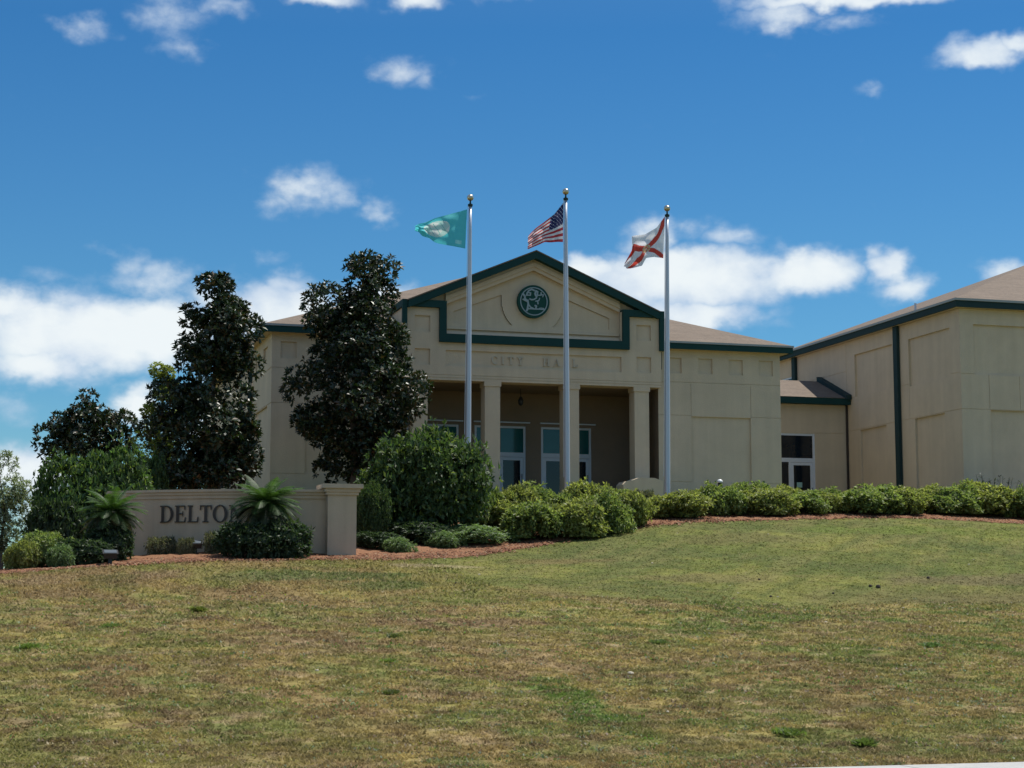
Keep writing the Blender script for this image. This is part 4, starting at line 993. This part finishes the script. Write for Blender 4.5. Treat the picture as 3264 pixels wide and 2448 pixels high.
# cycads
def cycad(vx, vcrown, Y, R_, label, seed, brown):
    rng = random.Random(seed); c = at(vx, vcrown, Y); X, Zc = c[0], c[2]; Z = float(Hz(X, Y))
    t = thing('cycad', label, 'cycad', (X, Y, Z), 'cycads in front of the sign wall')
    m = MB(); n = 8; m.tube([(X, Y, Z-.1+(Zc-Z)*i/n) for i in range(n+1)], [.10-.015*math.sin(i*2.2) for i in range(n+1)], 12); m.build('trunk', M['bark'], t)
    for kind in ('green', 'dead'):
        Vs, Cs = [], []; nf = 46 if kind == 'green' else 40
        for k in range(nf):
            a = k*2.39996+rng.random()*.3; ph = (math.radians(78-82*(k/nf)**.8)) if kind == 'green' else math.radians(rng.uniform(-48, 5))
            L_ = R_*(.85+.25*rng.random()); ns = 26; p = Vector((X, Y, Zc)); ca, sa = math.cos(a), math.sin(a); bend = rng.uniform(.7, 1.15)
            for i in range(ns):
                u = i/ns; e = ph-bend*u*1.15; d = Vector((ca*math.cos(e), sa*math.cos(e), math.sin(e))); p2 = p+d*(L_/ns)
                sd = Vector((-sa, ca, 0)); up = sd.cross(d)
                w = .22*R_*math.sin(math.pi*min(1, u*.92+.10))**.6
                if u > .08:
                    for s in (-1, 1):
                        tip = p+(sd*s*.86+d*.42+up*.28)*w; b0 = p; b1 = p+d*(L_/ns)*.95
                        Vs += [tuple(b0), tuple(b1), tuple(tip+d*.008), tuple(tip)]
                g = rng.uniform(.7, 1.3)
                cc = (.045*g, .092*g, .020*g) if kind == 'green' else ((.13*g, .105*g, .045*g) if k % 3 == 0 else (.035*g, .05*g, .018*g))
                if u > .08: Cs += [cc]*8
                p = p2
        npmesh('frond_crown' if kind == 'green' else 'dry_fronds', np.array(Vs), 4, np.array(Cs), M['leaf'], parent=t)
cycad(575, 1088, 49.45, 1.12, 'cycad with a tall fan of fronds hiding the end of the city name', 4, True)
cycad(242, 1108, 50.3, .98, 'cycad at the left end of the sign wall, in front of the large green bush', 8, False)

# dark spiky plant at the corner of the big hall
def spiky(vx, vt, Y, label):
    p = at(vx, vt, Y); X = p[0]; Z = float(Hz(X, Y)); h = p[2]-Z; r = random.Random(2)
    t = thing('spiky_plant', label, 'plant', (X, Y, Z)); Vs = []; m = MB()
    for k in range(16):
        a = r.random()*6.28; q = r.uniform(.3, 1.1); tip = Vector((X+math.cos(a)*q*1.3, Y+math.sin(a)*q*.6, Z+h*r.uniform(.75, 1.05))); b = Vector((X, Y, Z)).lerp(Vector((tip.x, tip.y, Z)), .6)
        m.tube([b, b.lerp(tip, .5)+Vector((.04, 0, .03)), tip], [.018, .012, .006], 5)
        for j in range(14):
            u = .5+.5*j/14; c = b.lerp(tip, u); b2 = r.random()*6.28; d = Vector((math.cos(b2), math.sin(b2), r.uniform(-.2, .9))).normalized()*.16; s = d.cross(Vector((0, 0, 1))).normalized()*.025
            Vs += [tuple(c), tuple(c+d*.5+s), tuple(c+d), tuple(c+d*.5-s)]
    V = np.array(Vs); npmesh('foliage', V, 4, np.tile([.03,.045,.03], (len(V), 1)), M['leaf'], parent=t); m.build('stem', M['bark'], t)
spiky(2140, 1028, 61.0, 'dark spiky branching plant above the hedge near the big hall corner')

# weed clumps and small debris on the lawn
def weed(vx, vy, w, h, colr, label, seed):
    p = ground_hit(vx, vy); r = np.random.default_rng(seed); Z = float(Hz(p[0], p[1]))
    n = 90; c = np.stack([p[0]+np.clip(r.normal(0, w*.38, n), -w*.8, w*.8), p[1]+np.clip(r.normal(0, w*.38, n), -w*.8, w*.8), np.full(n, Z)], -1); c[:, 2] = Hz(c[:, 0], c[:, 1])+h*.2*r.random(n)
    V, C = rosettes(c, np.tile([0, 0, 1.], (n, 1)), 5, h*1.3, h*.3, r, leafc(tuple(.5*q+.5*p_ for q, p_ in zip(colr, (.13,.13,.05))), .6), (.5, 1.4))
    o = npmesh('weed_clump', V-np.array([p[0], p[1], Z]), 4, C, M['leaf']); o.location = (p[0], p[1], Z)
    tag(o, label, 'weed', 'weed clumps on the lawn')
for i, (vx, vy, w, h, c_, lb) in enumerate([(60,1402,.16,.07,(.12,.24,.04),'bright green weed clump at the left edge of the lawn'),(240,1355,.2,.06,(.08,.17,.04),'blurred green weed clump upper left on the lawn'),
  (428,1322,.13,.09,(.14,.19,.04),'yellowish tuft below the flood light in front of the sign'),(840,1432,.13,.05,(.15,.26,.05),'light green weed clump in the middle left of the lawn'),
  (852,1378,.15,.06,(.05,.10,.035),'dark green weed clump below the dry patch, left of a lighter one'),(920,1366,.14,.05,(.08,.17,.05),'small blue green clump right of a darker clump'),
  (845,1500,.13,.05,(.05,.09,.03),'dark low weed clump in the centre of the lawn'),(1425,1390,.2,.06,(.06,.14,.045),'green weed clump below the right flagpole'),
  (2012,1398,.22,.07,(.05,.16,.055),'broad leafed green clump on the right of the lawn'),(1705,1590,.2,.07,(.09,.18,.04),'green weed patch lower right of the lawn'),
  (1870,1612,.15,.07,(.07,.15,.035),'lowest green weed patch on the right'),(1390,1325,.3,.04,(.07,.13,.04),'flat green clump just under the lawn crease')]):
    weed(vx, vy, w, h, c_, lb, i)
def debris():
    r = np.random.default_rng(8); m = MB(); d = MB()
    spots = [(1362,1457,.055),(1442,1540,.03),(685,1450,.03),(1680,1290,.03)]
    for vx, vy, s in spots:
        p = ground_hit(vx, vy); z = float(Hz(p[0], p[1])); m.lathe((p[0], p[1], z), [(s*.7,-.01),(s,s*.25),(s*.75,s*.6),(s*.2,s*.75)], 7)
    for k in range(50):
        x, y = r.uniform(2, 34), r.uniform(20, 54); x = y*r.uniform(.03, .6)
        if y > Ym(x): continue
        z = float(Hz(x, y)); s = r.uniform(.012, .03)*(y/28)
        m.lathe((x, y, z), [(s*.7,-.01),(s,s*.25),(s*.4,s*.6)], 5)
    o = m.build('pale_litter', M['stone']); tag(o, 'small pale stones and leaves scattered over the lawn', 'litter', kind='stuff')
    for vx, vy, s in [(1897,1270,.07),(1880,1268,.05),(2005,1250,.05),(1665,1290,.04),(1800,1283,.035),(985,1262,.04),(1640,1253,.035)]:
        p = ground_hit(vx, vy); z = float(Hz(p[0], p[1])); d.lathe((p[0], p[1], z), [(s*.8,-.01),(s,s*.4),(s*.7,s*1.0),(s*.15,s*1.25)], 8)
    o = d.build('fallen_cones', M['dirt']); tag(o, 'dark seed cones lying scattered on the lawn', 'cones', kind='stuff')
debris()
